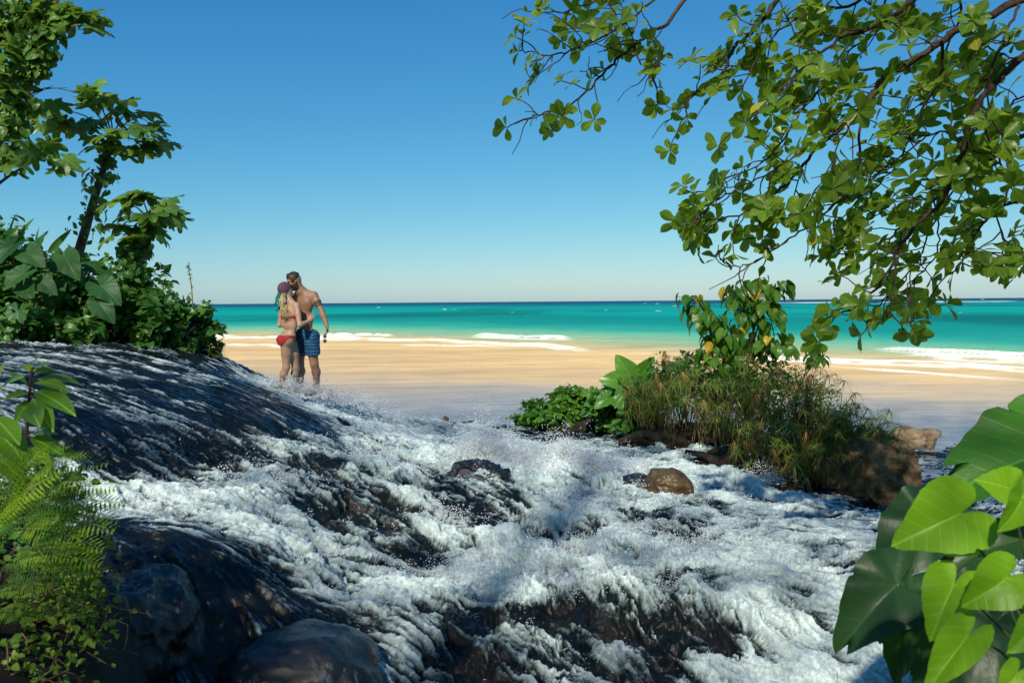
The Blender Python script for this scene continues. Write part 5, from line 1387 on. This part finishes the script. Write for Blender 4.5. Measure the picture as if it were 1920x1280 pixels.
# ------------------------------------------------------------------ near right bank: elephant ears and a bright climbing plant
def near_right():
    rr = random.Random(151)
    X, Y = np.meshgrid(np.linspace(1.2, 4.2, 70), np.linspace(1.0, 5.2, 80))
    line = np.interp(Y, [1.0, 2.2, 3.2, 4.2, 5.2], [1.15, 1.5, 2.1, 2.9, 3.8])
    Z = np.interp(X - line, [-.3, 0, .2, .8, 1.6], [.0, .35, .75, 1.1, 1.3]) + .06 * fbm(X / .3, Y / .3, 3, 221)
    patch('right_riverbank', X, Y, Z, M_SOIL, 'earth bank in the near right corner')
    dk = [base_mesh('dark_ear_leaf', b, M_DARKEAR) for b in [polar_leaf(EAR, 8, 110, .50, .22, .055, 6, s, notch=5) for s in range(3)]]
    md = [base_mesh('green_ear_leaf', b, M_EARB) for b in [polar_leaf(EAR, 8, 110, .30, .26, .025, 9, s + 5, notch=5) for s in range(3)]]
    br = [base_mesh('bright_heart_leaf', b, M_BRIGHT) for b in [polar_leaf(HEART, 7, 80, .35, .34, .03, 6, s, notch=1) for s in range(3)]]
    def plant(name, label, root, lv, meshes, r0, group=None):
        rt = P(*root); t = thing(name, rt, label, 'plant', group); st = MB()
        for i, (px, py, d, tx, ty, td, nr, s, w) in enumerate(lv):
            p, q = P(px, py, d), P(tx, ty, td)      # where the stalk joins, and the tip
            a = q - p
            m = meshes[i % len(meshes)]
            st.tube(spline([rt + Vector((rr.gauss(0, .03), rr.gauss(0, .03), 0)), rt.lerp(p, .6) + Vector((0, .03, .04)), p], 4), [r0, r0, r0 * .95, r0 * .9, r0 * .85, r0 * .8, r0 * .7, r0 * .6, r0 * .5], 7)
            piece('leaf', m, frame(p, a, nr, a.length * s, a.length * s * w), t)
        st.build('leaf_stalk', M_STEM, t)
    # tall leaf reaching in at the right edge
    plant('elephant_ear', 'elephant ear with one huge leaf reaching in from the right edge', (2130, 1250, 3.0),
          [(2010, 838, 2.75, 1748, 888, 2.7, (-.06, -.42, .92), 1.0, .95), (2090, 880, 2.6, 1925, 880, 2.55, (0, -.5, .8), 1.0, .9)], [md[0]], .014, 'elephant ears on the near right bank')
    plant('elephant_ear', 'drooping dark elephant ear hanging over the foaming water', (1930, 1400, 2.7),
          [(1682, 1095, 2.55, 1577, 1190, 2.45, (-.35, -.75, .6), 1.0, .95), (1742, 975, 2.7, 1642, 1068, 2.6, (-.45, -.5, .75), 1.0, .95), (1700, 1150, 2.5, 1652, 1282, 2.45, (-.80, -.60, .25), 1.0, .62),
           (1720, 960, 2.75, 1704, 912, 2.8, (-.5, -.8, .2), 1.0, .95), (1865, 1165, 2.45, 1728, 1290, 2.35, (.05, -.55, .85), 1.0, 1.0), (1800, 940, 2.95, 1735, 915, 2.95, (-.2, -.5, .9), 1.0, .9),
           (1930, 1010, 2.8, 1850, 1010, 2.75, (0, -.6, .8), 1.1, 1.0), (1930, 1190, 2.6, 1850, 1290, 2.5, (.1, -.6, .8), 1.1, 1.1), (1830, 1040, 2.8, 1755, 1080, 2.75, (-.2, -.5, .85), 1.0, 1.0), (1760, 1180, 2.65, 1690, 1240, 2.6, (-.3, -.5, .8), 1.0, .9)], dk, .010, 'elephant ears on the near right bank')
    plant('climbing_plant', 'bright yellow-green heart-leaved climber close to the viewer', (2010, 1360, 1.8),
          [(1795, 965, 1.75, 1690, 1012, 1.72, (.30, -.75, .60), 1.0, 1.0), (1893, 915, 1.75, 1850, 900, 1.74, (-.1, -.9, .4), 1.2, 1.1), (1786, 1100, 1.7, 1745, 1188, 1.65, (-.55, -.80, .3), 1.0, .80), (1885, 1085, 1.6, 1818, 1135, 1.58, (.2, -.8, .55), 1.0, 1.0),
           (1915, 935, 1.62, 1888, 1000, 1.6, (.3, -.9, .3), 1.0, .9), (1808, 1200, 1.6, 1738, 1288, 1.55, (-.5, -.75, .4), 1.0, .55), (1905, 1265, 1.5, 1875, 1310, 1.48, (.1, -.9, .4), 1.0, 1.0), (1930, 1180, 1.55, 1902, 1222, 1.52, (.1, -.9, .4), 1.0, .9), (1822, 1000, 1.8, 1785, 1045, 1.78, (.35, -.9, .2), 1.0, .9)], br, .0035)
M_EARB = leaf_mat('green_ear_leaf', (0.030, 0.135, 0.012), (0.055, 0.19, 0.018), (0.22, 0.50, 0.02), 0.42, 0.40, 0.5, .12, sec=8)
near_right()
# ------------------------------------------------------------------ the couple
class Body:
    """smoothly blended round cones and ellipsoids, meshed with surface nets"""
    def __init__(s): s.pr = []
    def cone(s, a, b, ra, rb, k=.02): s.pr.append(('c', np.array(a), np.array(b), ra, rb, k)); return s
    def chain(s, pts, rad, k=.02):
        for i in range(len(pts) - 1): s.cone(pts[i], pts[i + 1], rad[i], rad[i + 1], k)
        return s
    def ell(s, c, ax, r, k=.02):
        """ax: 3 orthonormal rows"""
        s.pr.append(('e', np.array(c), np.array(ax), np.array(r), None, k)); return s
    def cut(s, p, n): s.pr.append(('p', np.array(p), np.array(n), None, None, 0)); return s
    def mesh(s, vox):
        lo = np.full(3, 1e9); hi = np.full(3, -1e9)
        for q in s.pr:
            if q[0] == 'c':
                for c, r in ((q[1], q[3]), (q[2], q[4])): lo = np.minimum(lo, c - r); hi = np.maximum(hi, c + r)
            elif q[0] == 'e':
                r = q[3].max(); lo = np.minimum(lo, q[1] - r); hi = np.maximum(hi, q[1] + r)
        lo -= 4 * vox; hi += 4 * vox
        n = np.ceil((hi - lo) / vox).astype(int) + 1
        D = np.full(n, 1.0, dtype=np.float32)
        ax = [lo[i] + np.arange(n[i]) * vox for i in range(3)]
        for q in s.pr:
            m = .07 + q[5]
            if q[0] == 'c': l2 = np.minimum(q[1] - q[3], q[2] - q[4]) - m; h2 = np.maximum(q[1] + q[3], q[2] + q[4]) + m
            elif q[0] == 'e': l2 = q[1] - q[3].max() - m; h2 = q[1] + q[3].max() + m
            else: l2, h2 = lo, hi
            i0 = np.clip(((l2 - lo) / vox).astype(int), 0, n - 1); i1 = np.clip(((h2 - lo) / vox).astype(int) + 2, 1, n)
            sl = tuple(slice(i0[k], i1[k]) for k in range(3))
            G = np.stack(np.meshgrid(ax[0][sl[0]], ax[1][sl[1]], ax[2][sl[2]], indexing='ij'), -1)
            if q[0] == 'c':
                ab = q[2] - q[1]; L2 = max(ab @ ab, 1e-9)
                t = np.clip(((G - q[1]) @ ab) / L2, 0, 1)
                d = np.linalg.norm(G - q[1] - t[..., None] * ab, axis=-1) - (q[3] + (q[4] - q[3]) * t)
            elif q[0] == 'e':
                l_ = (G - q[1]) @ q[2].T
                k0 = np.linalg.norm(l_ / q[3], axis=-1); k1 = np.linalg.norm(l_ / (q[3] ** 2), axis=-1) + 1e-9
                d = k0 * (k0 - 1) / k1
            else:
                D = np.maximum(D, ((G - q[1]) @ q[2]).astype(np.float32)); continue
            k = q[5]; o = D[sl]
            h = np.clip(.5 + .5 * (o - d) / k, 0, 1)
            D[sl] = (o * (1 - h) + d * h - k * h * (1 - h)).astype(np.float32)
        ins = D < 0
        nx, ny, nz = n
        cnt = np.zeros((nx - 1, ny - 1, nz - 1), dtype=np.float32); acc = np.zeros((nx - 1, ny - 1, nz - 1, 3), dtype=np.float32)
        corners = [(a, b, c) for a in (0, 1) for b in (0, 1) for c in (0, 1)]
        for ca in corners:
            for axis in range(3):
                if ca[axis]: continue
                cb = list(ca); cb[axis] = 1
                A = D[ca[0]:nx - 1 + ca[0], ca[1]:ny - 1 + ca[1], ca[2]:nz - 1 + ca[2]]
                B = D[cb[0]:nx - 1 + cb[0], cb[1]:ny - 1 + cb[1], cb[2]:nz - 1 + cb[2]]
                x = (A < 0) != (B < 0)
                t = np.where(x, A / np.where(x, A - B, 1), 0)
                for k in range(3):
                    acc[..., k] += np.where(x, ca[k] + (t if k == axis else 0), 0)
                cnt += x
        act = cnt > 0
        vid = np.full(act.shape, -1, dtype=np.int64); vid[act] = np.arange(act.sum())
        ijk = np.argwhere(act)
        V = lo + (ijk + acc[act] / cnt[act][:, None]) * vox
        Fs = []
        for axis in range(3):
            a2, a3 = (axis + 1) % 3, (axis + 2) % 3
            s0 = [slice(None)] * 3; s1 = [slice(None)] * 3
            s0[axis] = slice(0, -1); s1[axis] = slice(1, None)
            x = ins[tuple(s0)] != ins[tuple(s1)]
            e = np.argwhere(x); 
            ok = (e[:, a2] > 0) & (e[:, a3] > 0) & (e[:, a2] < n[a2] - 1) & (e[:, a3] < n[a3] - 1); e = e[ok]
            def at(o2, o3):
                q = e.copy(); q[:, a2] -= o2; q[:, a3] -= o3; return vid[q[:, 0], q[:, 1], q[:, 2]]
            quad = np.stack([at(1, 1), at(0, 1), at(0, 0), at(1, 0)], -1)
            fl = ~ins[e[:, 0], e[:, 1], e[:, 2]]
            quad[fl] = quad[fl][:, ::-1]
            Fs.append(quad)
        return V, np.concatenate(Fs)
def smooth_np(V, Fc, it=2):
    for _ in range(it):
        S = np.zeros_like(V); C = np.zeros(len(V))
        for k in range(4):
            a, b = Fc[:, k], Fc[:, (k + 1) % 4]
            np.add.at(S, a, V[b]); np.add.at(C, a, 1); np.add.at(S, b, V[a]); np.add.at(C, b, 1)
        V = V * .5 + .5 * S / np.maximum(C, 1)[:, None]
    return V
def normals_np(V, Fc):
    N = np.cross(V[Fc[:, 2]] - V[Fc[:, 0]], V[Fc[:, 3]] - V[Fc[:, 1]]); R = np.zeros_like(V)
    for k in range(4): np.add.at(R, Fc[:, k], N)
    return R / (np.linalg.norm(R, axis=1, keepdims=True) + 1e-12)
def shell(name, V, Fc, keep, off, mat, parent):
    """cloth that follows the body: the faces of a region pushed out a little, with thickness"""
    N = normals_np(V, Fc)
    f = Fc[keep[Fc].all(axis=1)]
    u, inv = np.unique(f, return_inverse=True); f2 = inv.reshape(f.shape)
    outv = V[u] + N[u] * off; inn = V[u] + N[u] * (-.002)
    n = len(u)
    from collections import Counter
    ed = Counter()
    for q in f2:
        for k in range(4): ed[(int(q[k]), int(q[(k + 1) % 4]))] += 1
    rim = [(a, b, b + n, a + n) for (a, b) in ed if (b, a) not in ed]
    F2 = np.concatenate([f2, f2[:, ::-1] + n] + ([np.array(rim)[:, ::-1]] if rim else []))
    me = mesh_np(name, np.concatenate([outv, inn]), F2)
    o = link(name, me, None, mat); set_parent(o, parent); return o

def skin_mat(name, c, c2):
    m, n, l, out = new_mat(name)
    base = mixc(n, l, ramp(n, l, noise_n(n, l, 5, 4, .6, pos_n(n)), [(0.35, 0.0), (0.7, 1.0)]), c, c2)
    pr = nd(n, 'ShaderNodeBsdfPrincipled', i_Roughness=0.5); l.new(base, pr.inputs['Base Color'])
    pr.inputs['Subsurface Weight'].default_value = 0.12; pr.inputs['Subsurface Radius'].default_value = (.02, .008, .004)
    pr.inputs['Subsurface Scale'].default_value = .5
    l.new(pr.outputs[0], out.inputs[0]); return m
M_SKIN_M = skin_mat('tanned_skin', (0.40, 0.215, 0.125), (0.33, 0.165, 0.09))
M_SKIN_W = skin_mat('fair_skin', (0.52, 0.32, 0.215), (0.45, 0.265, 0.17))
M_HAIR_D = simple_mat('brown_hair', (0.018, 0.011, 0.007), (0.06, 0.038, 0.022), 40, .5, .6, .004)
M_HAIR_B = simple_mat('blond_hair', (0.42, 0.30, 0.14), (0.70, 0.56, 0.32), 30, .5, .6, .004)
M_BEARD = simple_mat('beard', (0.035, 0.020, 0.012), (0.10, 0.055, 0.032), 60, .8, .6, .003)
M_RED = simple_mat('red_cloth', (0.36, 0.025, 0.03), (0.46, 0.04, 0.045), 20, .8, .3, .003)
M_DARKTRIM = simple_mat('dark_trim', (0.03, 0.01, 0.02), (0.05, 0.02, 0.03), 20, .7)
M_TEAL = simple_mat('teal_cloth', (0.01, 0.16, 0.17), (0.02, 0.26, 0.25), 30, .8)
M_TATTOO = simple_mat('tattoo_ink', (0.06, 0.04, 0.035), (0.16, 0.09, 0.06), 40, .6)
def shorts_mat():
    m, n, l, out = new_mat('swim_shorts'); p = pos_n(n)
    mp = n.new('ShaderNodeMapping'); mp.inputs['Scale'].default_value = (1, 1, 2.6); l.new(p, mp.inputs[0])
    v = n.new('ShaderNodeTexVoronoi'); v.inputs['Scale'].default_value = 11; l.new(mp.outputs[0], v.inputs['Vector'])
    w = n.new('ShaderNodeTexWave'); w.bands_direction = 'Z'; w.inputs['Scale'].default_value = 6.5; w.inputs['Distortion'].default_value = 3.0; w.inputs['Detail'].default_value = 2; w.inputs['Detail Scale'].default_value = 4; l.new(p, w.inputs['Vector'])
    f = math_n(n, l, 'MULTIPLY', ramp(n, l, w.outputs['Fac'], [(0.4, 0.0), (0.55, 1.0)]), ramp(n, l, v.outputs['Distance'], [(0.2, 1.0), (0.5, 0.35)]))
    base = mixc(n, l, f, (0.010, 0.05, 0.12), (0.03, 0.23, 0.42))
    pr = nd(n, 'ShaderNodeBsdfPrincipled', i_Roughness=0.8); l.new(base, pr.inputs['Base Color']); l.new(pr.outputs[0], out.inputs[0]); return m
def scarf_mat():
    m, n, l, out = new_mat('headscarf'); p = pos_n(n)
    w = n.new('ShaderNodeTexWave'); w.bands_direction = 'DIAGONAL'; w.inputs['Scale'].default_value = 7; w.inputs['Distortion'].default_value = 5; l.new(p, w.inputs['Vector'])
    ns = noise_n(n, l, 14, 3, .5, p)
    base = mixc(n, l, ramp(n, l, w.outputs['Fac'], [(0.45, 0.0), (0.6, 1.0)], 'CONSTANT'), (0.085, 0.07, 0.12), (0.24, 0.04, 0.06))
    base = mixc(n, l, ramp(n, l, ns, [(0.58, 0.0), (0.64, 1.0)]), base, (0.05, 0.20, 0.26))
    pr = nd(n, 'ShaderNodeBsdfPrincipled', i_Roughness=0.8); l.new(base, pr.inputs['Base Color']); l.new(pr.outputs[0], out.inputs[0]); return m

D0 = 11.55
def Z(zx, zy, dy=0.0): return P(460 + zx / 4.573, 480 + zy / 4.573, D0 + dy)
def ortho(fwd, up):
    f = Vector(fwd).normalized(); u = Vector(up); u = (u - f * u.dot(f)).normalized(); s = u.cross(f)
    return np.array([f, s, u])
def fingers(B, wrist, hand_dir, palm_n, side, L=.085, curl=.6, r=.0085, spread=.12):
    """palm and five bent fingers; side = direction from little finger to thumb"""
    h = Vector(hand_dir).normalized(); n = Vector(palm_n); n = (n - h * n.dot(h)).normalized(); s = Vector(side); s = (s - h * s.dot(h) - n * s.dot(n)).normalized()
    w = Vector(wrist)
    for k in (-1, 0, 1):
        B.cone(w + s * k * .012, w + h * .085 + s * k * .024, .020, .014, .012)
    for k, ln in enumerate((.74, .92, 1.0, .9)):
        o = s * ((k - 1.5) * .0195); b = w + h * .085 + o
        d = (h + s * (k - 1.5) * spread).normalized(); p = [b]
        for j, fr in enumerate((.45, .30, .25)):
            a = curl * (j + .7) * .55
            d2 = (d * math.cos(a) + n * math.sin(a)).normalized(); p.append(p[-1] + d2 * L * ln * fr)
        B.chain(p, [r * 1.1, r, r * .92, r * .8], .003)
    b = w + h * .03 + s * .026
    B.chain([b, b + (h * .55 + s * .7 + n * .3).normalized() * .035, b + (h * .55 + s * .7 + n * .3).normalized() * .035 + (h * .9 + s * .1 + n * .4).normalized() * .032], [.013, .0105, .009], .005)

def couple():
    # ---------------- man
    B = Body()
    neck, chest, waist, pelv = Z(478, 292, .12), Z(512, 420, .12), Z(522, 560, .12), Z(520, 660, .12)
    face = Vector((-.80, -.42, -.38))       # he looks down at her
    hc = Z(418, 212, .06)
    H = ortho(face, UP + Vector((-.25, -.1, 0)))
    fw, sd, up = (Vector(H[i]) for i in range(3))
    B.ell(hc + up * .015 - fw * .012, H, (.098, .077, .105), .02)                       # skull
    B.ell(hc - up * .055 + fw * .030, H, (.066, .058, .072), .03)                       # jaw
    B.cone(hc + fw * .082 + up * .010, hc + fw * .108 - up * .022, .009, .014, .010)     # nose
    B.cone(hc + fw * .078 + up * .032 + sd * .03, hc + fw * .078 + up * .032 - sd * .03, .014, .014, .012)   # brow
    B.cone(hc + fw * .082 - up * .055 + sd * .016, hc + fw * .082 - up * .055 - sd * .016, .010, .010, .008)  # lips
    B.ell(hc - up * .105 + fw * .062, H, (.024, .026, .020), .02)                       # chin
    for s in (-1, 1): B.ell(hc + sd * s * .078 - up * .008 - fw * .008, ortho(fw + sd * s * .4, up), (.018, .008, .030), .006)   # ears
    B.cone(hc - up * .07 - fw * .02, neck, .058, .064, .03)
    facing = Vector((-.62, -.78, 0)).normalized(); rt = Vector((.78, -.62, 0)).normalized()   # chest direction, and towards his left arm
    T = ortho(facing, UP)
    B.ell(chest + UP * .02, T, (.098, .158, .165), .05); B.ell(waist + UP * .02, T, (.082, .122, .15), .06); B.ell(pelv, T, (.098, .142, .115), .05)
    lsh, rsh = Z(588, 338, .10), Z(430, 350, .22)
    for s, p in ((1, lsh), (-1, rsh)):
        B.cone(neck - UP * .02, p, .055, .055, .05)
        B.ell(chest + facing * .055 + (p - chest) * .42 - UP * .02, T, (.055, .085, .065), .04)
    for k in (-1, 1): B.ell(waist + facing * .055 + rt * .03 * k + UP * .03, T, (.028, .03, .11), .03)
    # left arm, hanging
    le, lw = Z(658, 478, .02), Z(700, 600, -.05)
    B.chain([lsh, lsh.lerp(le, .4), le, le.lerp(lw, .3), lw], [.062, .055, .041, .044, .028], .02)
    fingers(B, lw, Z(707, 660, -.06) - lw, Vector((-.7, -.2, 0)), Vector((-.3, -.9, 0)), .075, 1.5)
    # right arm, round her waist from behind
    re, rw = Z(345, 505, .16), Z(322, 592, -.10)
    B.chain([rsh, rsh.lerp(re, .45), re, re.lerp(rw, .3), rw], [.058, .052, .042, .043, .029], .02)
    fingers(B, rw, Z(400, 632, -.215) - rw, Vector((.1, .9, 0)), Vector((0, 0, 1)), .085, .35, spread=.10)
    # legs
    for hp, kn, an, ft in ((Z(570, 690, .06), Z(592, 925, .04), Z(612, 1125, .10), Z(590, 1215, -.02)), (Z(478, 690, .20), Z(468, 930, .20), Z(470, 1105, .26), Z(440, 1160, .16))):
        calf = kn.lerp(an, .32) - facing * .018
        B.chain([hp, hp.lerp(kn, .45) + facing * .012, kn, calf, an], [.098, .086, .058, .060, .040], .03)
        heel = Vector((an.x, an.y, an.z - .06)); B.chain([an, heel, heel + facing * .10 - UP * .015, heel + facing * .19 - UP * .03], [.040, .040, .038, .026], .02)
    V, Fc = B.mesh(.0075); V = smooth_np(V, Fc, 2)
    foot = Z(560, 1190, .12)
    man = thing('person', foot, 'bare-chested man in blue patterned swim shorts embracing the woman on the cascade', 'person', 'couple on the cascade')
    body = link('body', mesh_np('man_body', V, Fc), None, M_SKIN_M); set_parent(body, man)
    # hair and beard follow the head
    Hn = V - np.array(hc); cf, cs, cu = Hn @ H[0], Hn @ H[1], Hn @ H[2]
    near = (np.abs(cf) < .14) & (np.abs(cs) < .12) & (cu > -.14) & (cu < .15)
    shell('hair', V, Fc, near & (cu > .028 - .55 * np.minimum(cf + .035, .06)) & ~((cf > .055) & (cu < .052)) & (cu > -.055), .014, M_HAIR_D, man)
    hb = Body(); r = random.Random(3)
    hb.ell(hc + up * .066 - fw * .008, H, (.094, .074, .062), .01)
    for k in range(34):
        a_ = r.uniform(0, 6.28); q = hc + up * (.095 + r.uniform(-.03, .012)) + fw * math.cos(a_) * .07 * r.random() ** .5 + sd * math.sin(a_) * .058 * r.random() ** .5
        hb.cone(q, q + up * r.uniform(.012, .024) - fw * r.uniform(-.01, .02) + sd * r.gauss(0, .01), .018, .008, .010)
    vh, fh = hb.mesh(.006); o = link('hair_tuft', mesh_np('hair_tuft', vh, fh), None, M_HAIR_D); set_parent(o, man)
    shell('beard', V, Fc, near & (cu < -.028) & (cf > -.012) & (cu > -.13) & ~((cf > .085) & (np.abs(cs) < .014) & (cu > -.05)), .007, M_BEARD, man)
    for s in (-1, 1):
        e = Body(); e.ell(hc + fw * .083 + up * .012 + sd * s * .030, H, (.008, .014, .007), .002); ve, fe = e.mesh(.003)
        o = link('eye', mesh_np('eye', ve, fe), None, M_HAIR_D); set_parent(o, man)
    # tattoo band on the upper arm
    am = lsh.lerp(le, .55); dd = np.array((le - lsh).normalized()); tt = (V - np.array(am)) @ dd; rr_ = np.linalg.norm(V - np.array(am) - tt[:, None] * dd, axis=1)
    shell('tattoo', V, Fc, (np.abs(tt) < .05) & (rr_ < .08) & ((V - np.array(am)) @ np.array((.6, -.8, 0)) > -.01), .001, M_TATTOO, man)
    # swim shorts
    S = Body()
    hl, hr = Z(570, 690, .06), Z(478, 690, .20)
    kl, kr = hl.lerp(Z(592, 925, .04), .70) + facing * .012, hr.lerp(Z(468, 930, .20), .70) + facing * .012
    S.ell(pelv + UP * .02, T, (.110, .152, .13), .04)
    S.chain([hl, kl - UP * .03], [.116, .104], .03).chain([hr, kr - UP * .03], [.114, .104], .03)
    S.cut(Z(520, 628, .12), (.05, 0, 1)); S.cut(Z(530, 852, .12), (.06, 0, -1))
    vs, fs = S.mesh(.0075); vs = smooth_np(vs, fs, 2)
    a = np.arctan2(vs[:, 1] - pelv.y, vs[:, 0] - pelv.x); nn = normals_np(vs, fs)
    vs = vs + nn * (.003 * np.sin(a * 9 + vs[:, 2] * 25) + .002 * np.sin(vs[:, 2] * 60 + a * 4))[:, None]
    o = link('swim_shorts', mesh_np('swim_shorts', vs, fs), None, shorts_mat()); set_parent(o, man); o['label'] = 'blue swim shorts with a dark wavy pattern'
    # ---------------- sunglasses in his hand
    gl = thing('sunglasses', Z(685, 700, -.08), 'sunglasses with violet lenses dangling from the hand of the man', 'sunglasses')
    M_LENS = simple_mat('violet_lens', (0.06, 0.03, 0.09), (0.12, 0.06, 0.16), 8, .08, .0, .001, spec=.8); M_FR = simple_mat('glasses_frame', (0.25, 0.14, 0.16), (0.32, 0.2, 0.2), 8, .3)
    g0, g1 = Z(682, 688, -.08), Z(683, 728, -.09)
    for c in (g0, g1):
        e = Body(); e.ell(c, ortho((-.3, -.95, 0), UP), (.004, .026, .024), .001); v, f = e.mesh(.0028); o = link('lens', mesh_np('lens', v, f), None, M_LENS); set_parent(o, gl)
    fr = MB()
    for c in (g0, g1):
        ring = [c + Vector((math.cos(t) * .028, -.004, math.sin(t) * .026)) for t in np.linspace(0, 2 * math.pi, 17)]; fr.tube(ring, .003, 5, cap=False)
    fr.tube([g0 - UP * .024, g1 + UP * .024], .003, 5); fr.tube([g0 + UP * .024, Z(688, 665, -.07), Z(705, 655, -.06)], .0025, 5)
    fr.build('frame', M_FR, gl)

    # ---------------- woman
    B = Body()
    neck, chest, waist, pelv = Z(388, 388, -.10), Z(392, 480, -.10), Z(395, 590, -.10), Z(368, 690, -.10)
    hc = Z(345, 290, -.08)
    face = Vector((.80, .52, .26)); H = ortho(face, UP + Vector((-.12, 0, 0))); fw, sd, up = (Vector(H[i]) for i in range(3))
    B.ell(hc + up * .012 - fw * .008, H, (.092, .072, .098), .02); B.ell(hc - up * .052 + fw * .030, H, (.058, .050, .062), .03)
    B.cone(hc + fw * .078 + up * .008, hc + fw * .100 - up * .020, .007, .010, .010); B.cone(hc + fw * .078 - up * .052 + sd * .012, hc + fw * .078 - up * .052 - sd * .012, .009, .009, .008)
    B.ell(hc - up * .098 + fw * .058, H, (.018, .02, .016), .02)
    B.cone(hc - up * .06 - fw * .01, neck, .044, .046, .03)
    back = Vector((-.50, -.86, 0)).normalized(); facing = -back; T = ortho(facing, UP)
    B.ell(chest, T, (.082, .125, .135), .05); B.ell(waist, T, (.068, .098, .12), .06); B.ell(pelv, T, (.086, .130, .11), .05)
    for k in (-1, 1):
        B.ell(pelv + back * .062 + Vector(T[1]) * .062 * k - UP * .055, T, (.078, .078, .082), .03)      # seat
        B.ell(chest + facing * .075 + Vector(T[1]) * .06 * k - UP * .03, T, (.05, .055, .055), .03)
    rsh, lsh = Z(440, 425, -.16), Z(322, 432, -.02)
    for p in (rsh, lsh): B.cone(neck - UP * .015, p, .038, .042, .04)
    re, rw = Z(468, 592, -.24), Z(545, 556, -.10)
    B.chain([rsh, rsh.lerp(re, .45), re, re.lerp(rw, .3), rw], [.045, .041, .034, .034, .023], .02)
    fingers(B, rw, Z(575, 512, -.05) - rw, Vector((-.2, .9, 0)), Vector((-.8, 0, .5)), .072, .4, .0075)
    le, lw = Z(296, 590, .02), Z(350, 520, .24)
    B.chain([lsh, lsh.lerp(le, .45), le, le.lerp(lw, .3), lw], [.044, .040, .033, .033, .023], .02)
    fingers(B, lw, Z(400, 450, .26) - lw, Vector((.3, .8, 0)), Vector((.5, 0, .6)), .072, .4, .0075)
    for hp, kn, an, ft in ((Z(350, 740, -.15), Z(352, 955, -.14), Z(308, 1115, -.06), 0), (Z(395, 740, -.04), Z(430, 955, -.03), Z(434, 1090, .06), 0)):
        calf = kn.lerp(an, .34) + back * .018
        B.chain([hp, hp.lerp(kn, .45) + facing * .008, kn, calf, an], [.084, .073, .050, .051, .033], .03)
        heel = Vector((an.x, an.y, an.z - .055)); B.chain([an, heel, heel + facing * .08 - UP * .01, heel + facing * .16 - UP * .02], [.034, .033, .030, .022], .02)
    V, Fc = B.mesh(.007); V = smooth_np(V, Fc, 2)
    wo = thing('person', Z(370, 1150, -.10), 'woman in a red bikini and headscarf seen from behind, hugging the man', 'person', 'couple on the cascade')
    body = link('body', mesh_np('woman_body', V, Fc), None, M_SKIN_W); set_parent(body, wo)
    # bikini
    dc = V - np.array(chest); ax = np.abs(dc @ T[1]); zz = dc[:, 2]; fr_ = dc @ T[0]
    torso = (ax < .145) & (np.abs(fr_) < .16)
    shell('bikini_top', V, Fc, torso & (zz > -.085) & (zz < np.where(fr_ > .04, .03, -.045)), .006, M_RED, wo)
    dp = V - np.array(pelv); ax = dp @ T[1]; zz = dp[:, 2]; fr_ = dp @ T[0]
    topl = .02; low = -.02 - .12 * np.clip(1 - np.abs(ax) / .125, 0, 1) ** .8
    shell('bikini_bottom', V, Fc, (np.abs(ax) < .19) & (np.abs(fr_) < .2) & (zz < topl) & (zz > low), .006, M_RED, wo)
    # headscarf and hair
    Hn = V - np.array(hc); cf, cs, cu = Hn @ H[0], Hn @ H[1], Hn @ H[2]
    near = (np.abs(cf) < .14) & (np.abs(cs) < .12) & (cu > -.10) & (cu < .15)
    shell('headscarf', V, Fc, near & (cu > -.035 + .9 * (cf + .02)) , .012, scarf_mat(), wo)
    r = random.Random(9); tl = MB()
    kn_ = hc - fw * .105 - up * .03
    for dx, l_ in ((-.02, .20), (.0, .25), (.02, .16), (-.03, .22)):
        p = [kn_ + sd * dx]
        for s in range(5): p.append(p[-1] + Vector((r.gauss(0, .010) - .004, r.gauss(0, .008) - .003, -l_ / 5)))
        tl.tube(p, [.012, .015, .017, .018, .016, .008], 6)
    tl.tube([kn_ + sd * .03, kn_ - fw * .01, kn_ - sd * .03], [.014, .022, .014], 7)
    o = tl.build('scarf_tail', M_TEAL, wo); o['label'] = 'teal tails of the knotted headscarf'
    ha = MB()
    for k in range(150):
        a = r.uniform(-1, 1); b0 = hc - fw * r.uniform(.02, .085) + sd * a * .066 - up * r.uniform(.02, .06)
        tgt = Z(lerp(318, 402, (a + 1) / 2 * .5 + r.random() * .5), r.uniform(470, 552), -.20 + r.uniform(-.02, .05))
        p = [b0]; n = 9
        for s in range(1, n + 1):
            t = s / n; q = b0.lerp(tgt, t) + back * .05 * math.sin(math.pi * t) + Vector((math.sin(t * 15 + k) * .011, math.cos(t * 13 + k * 2) * .008, 0)); p.append(q)
        ha.tube(p, [.004, .005, .0055, .006, .006, .0055, .005, .004, .003, .001], 4)
    ha.build('hair', M_HAIR_B, wo)
couple()
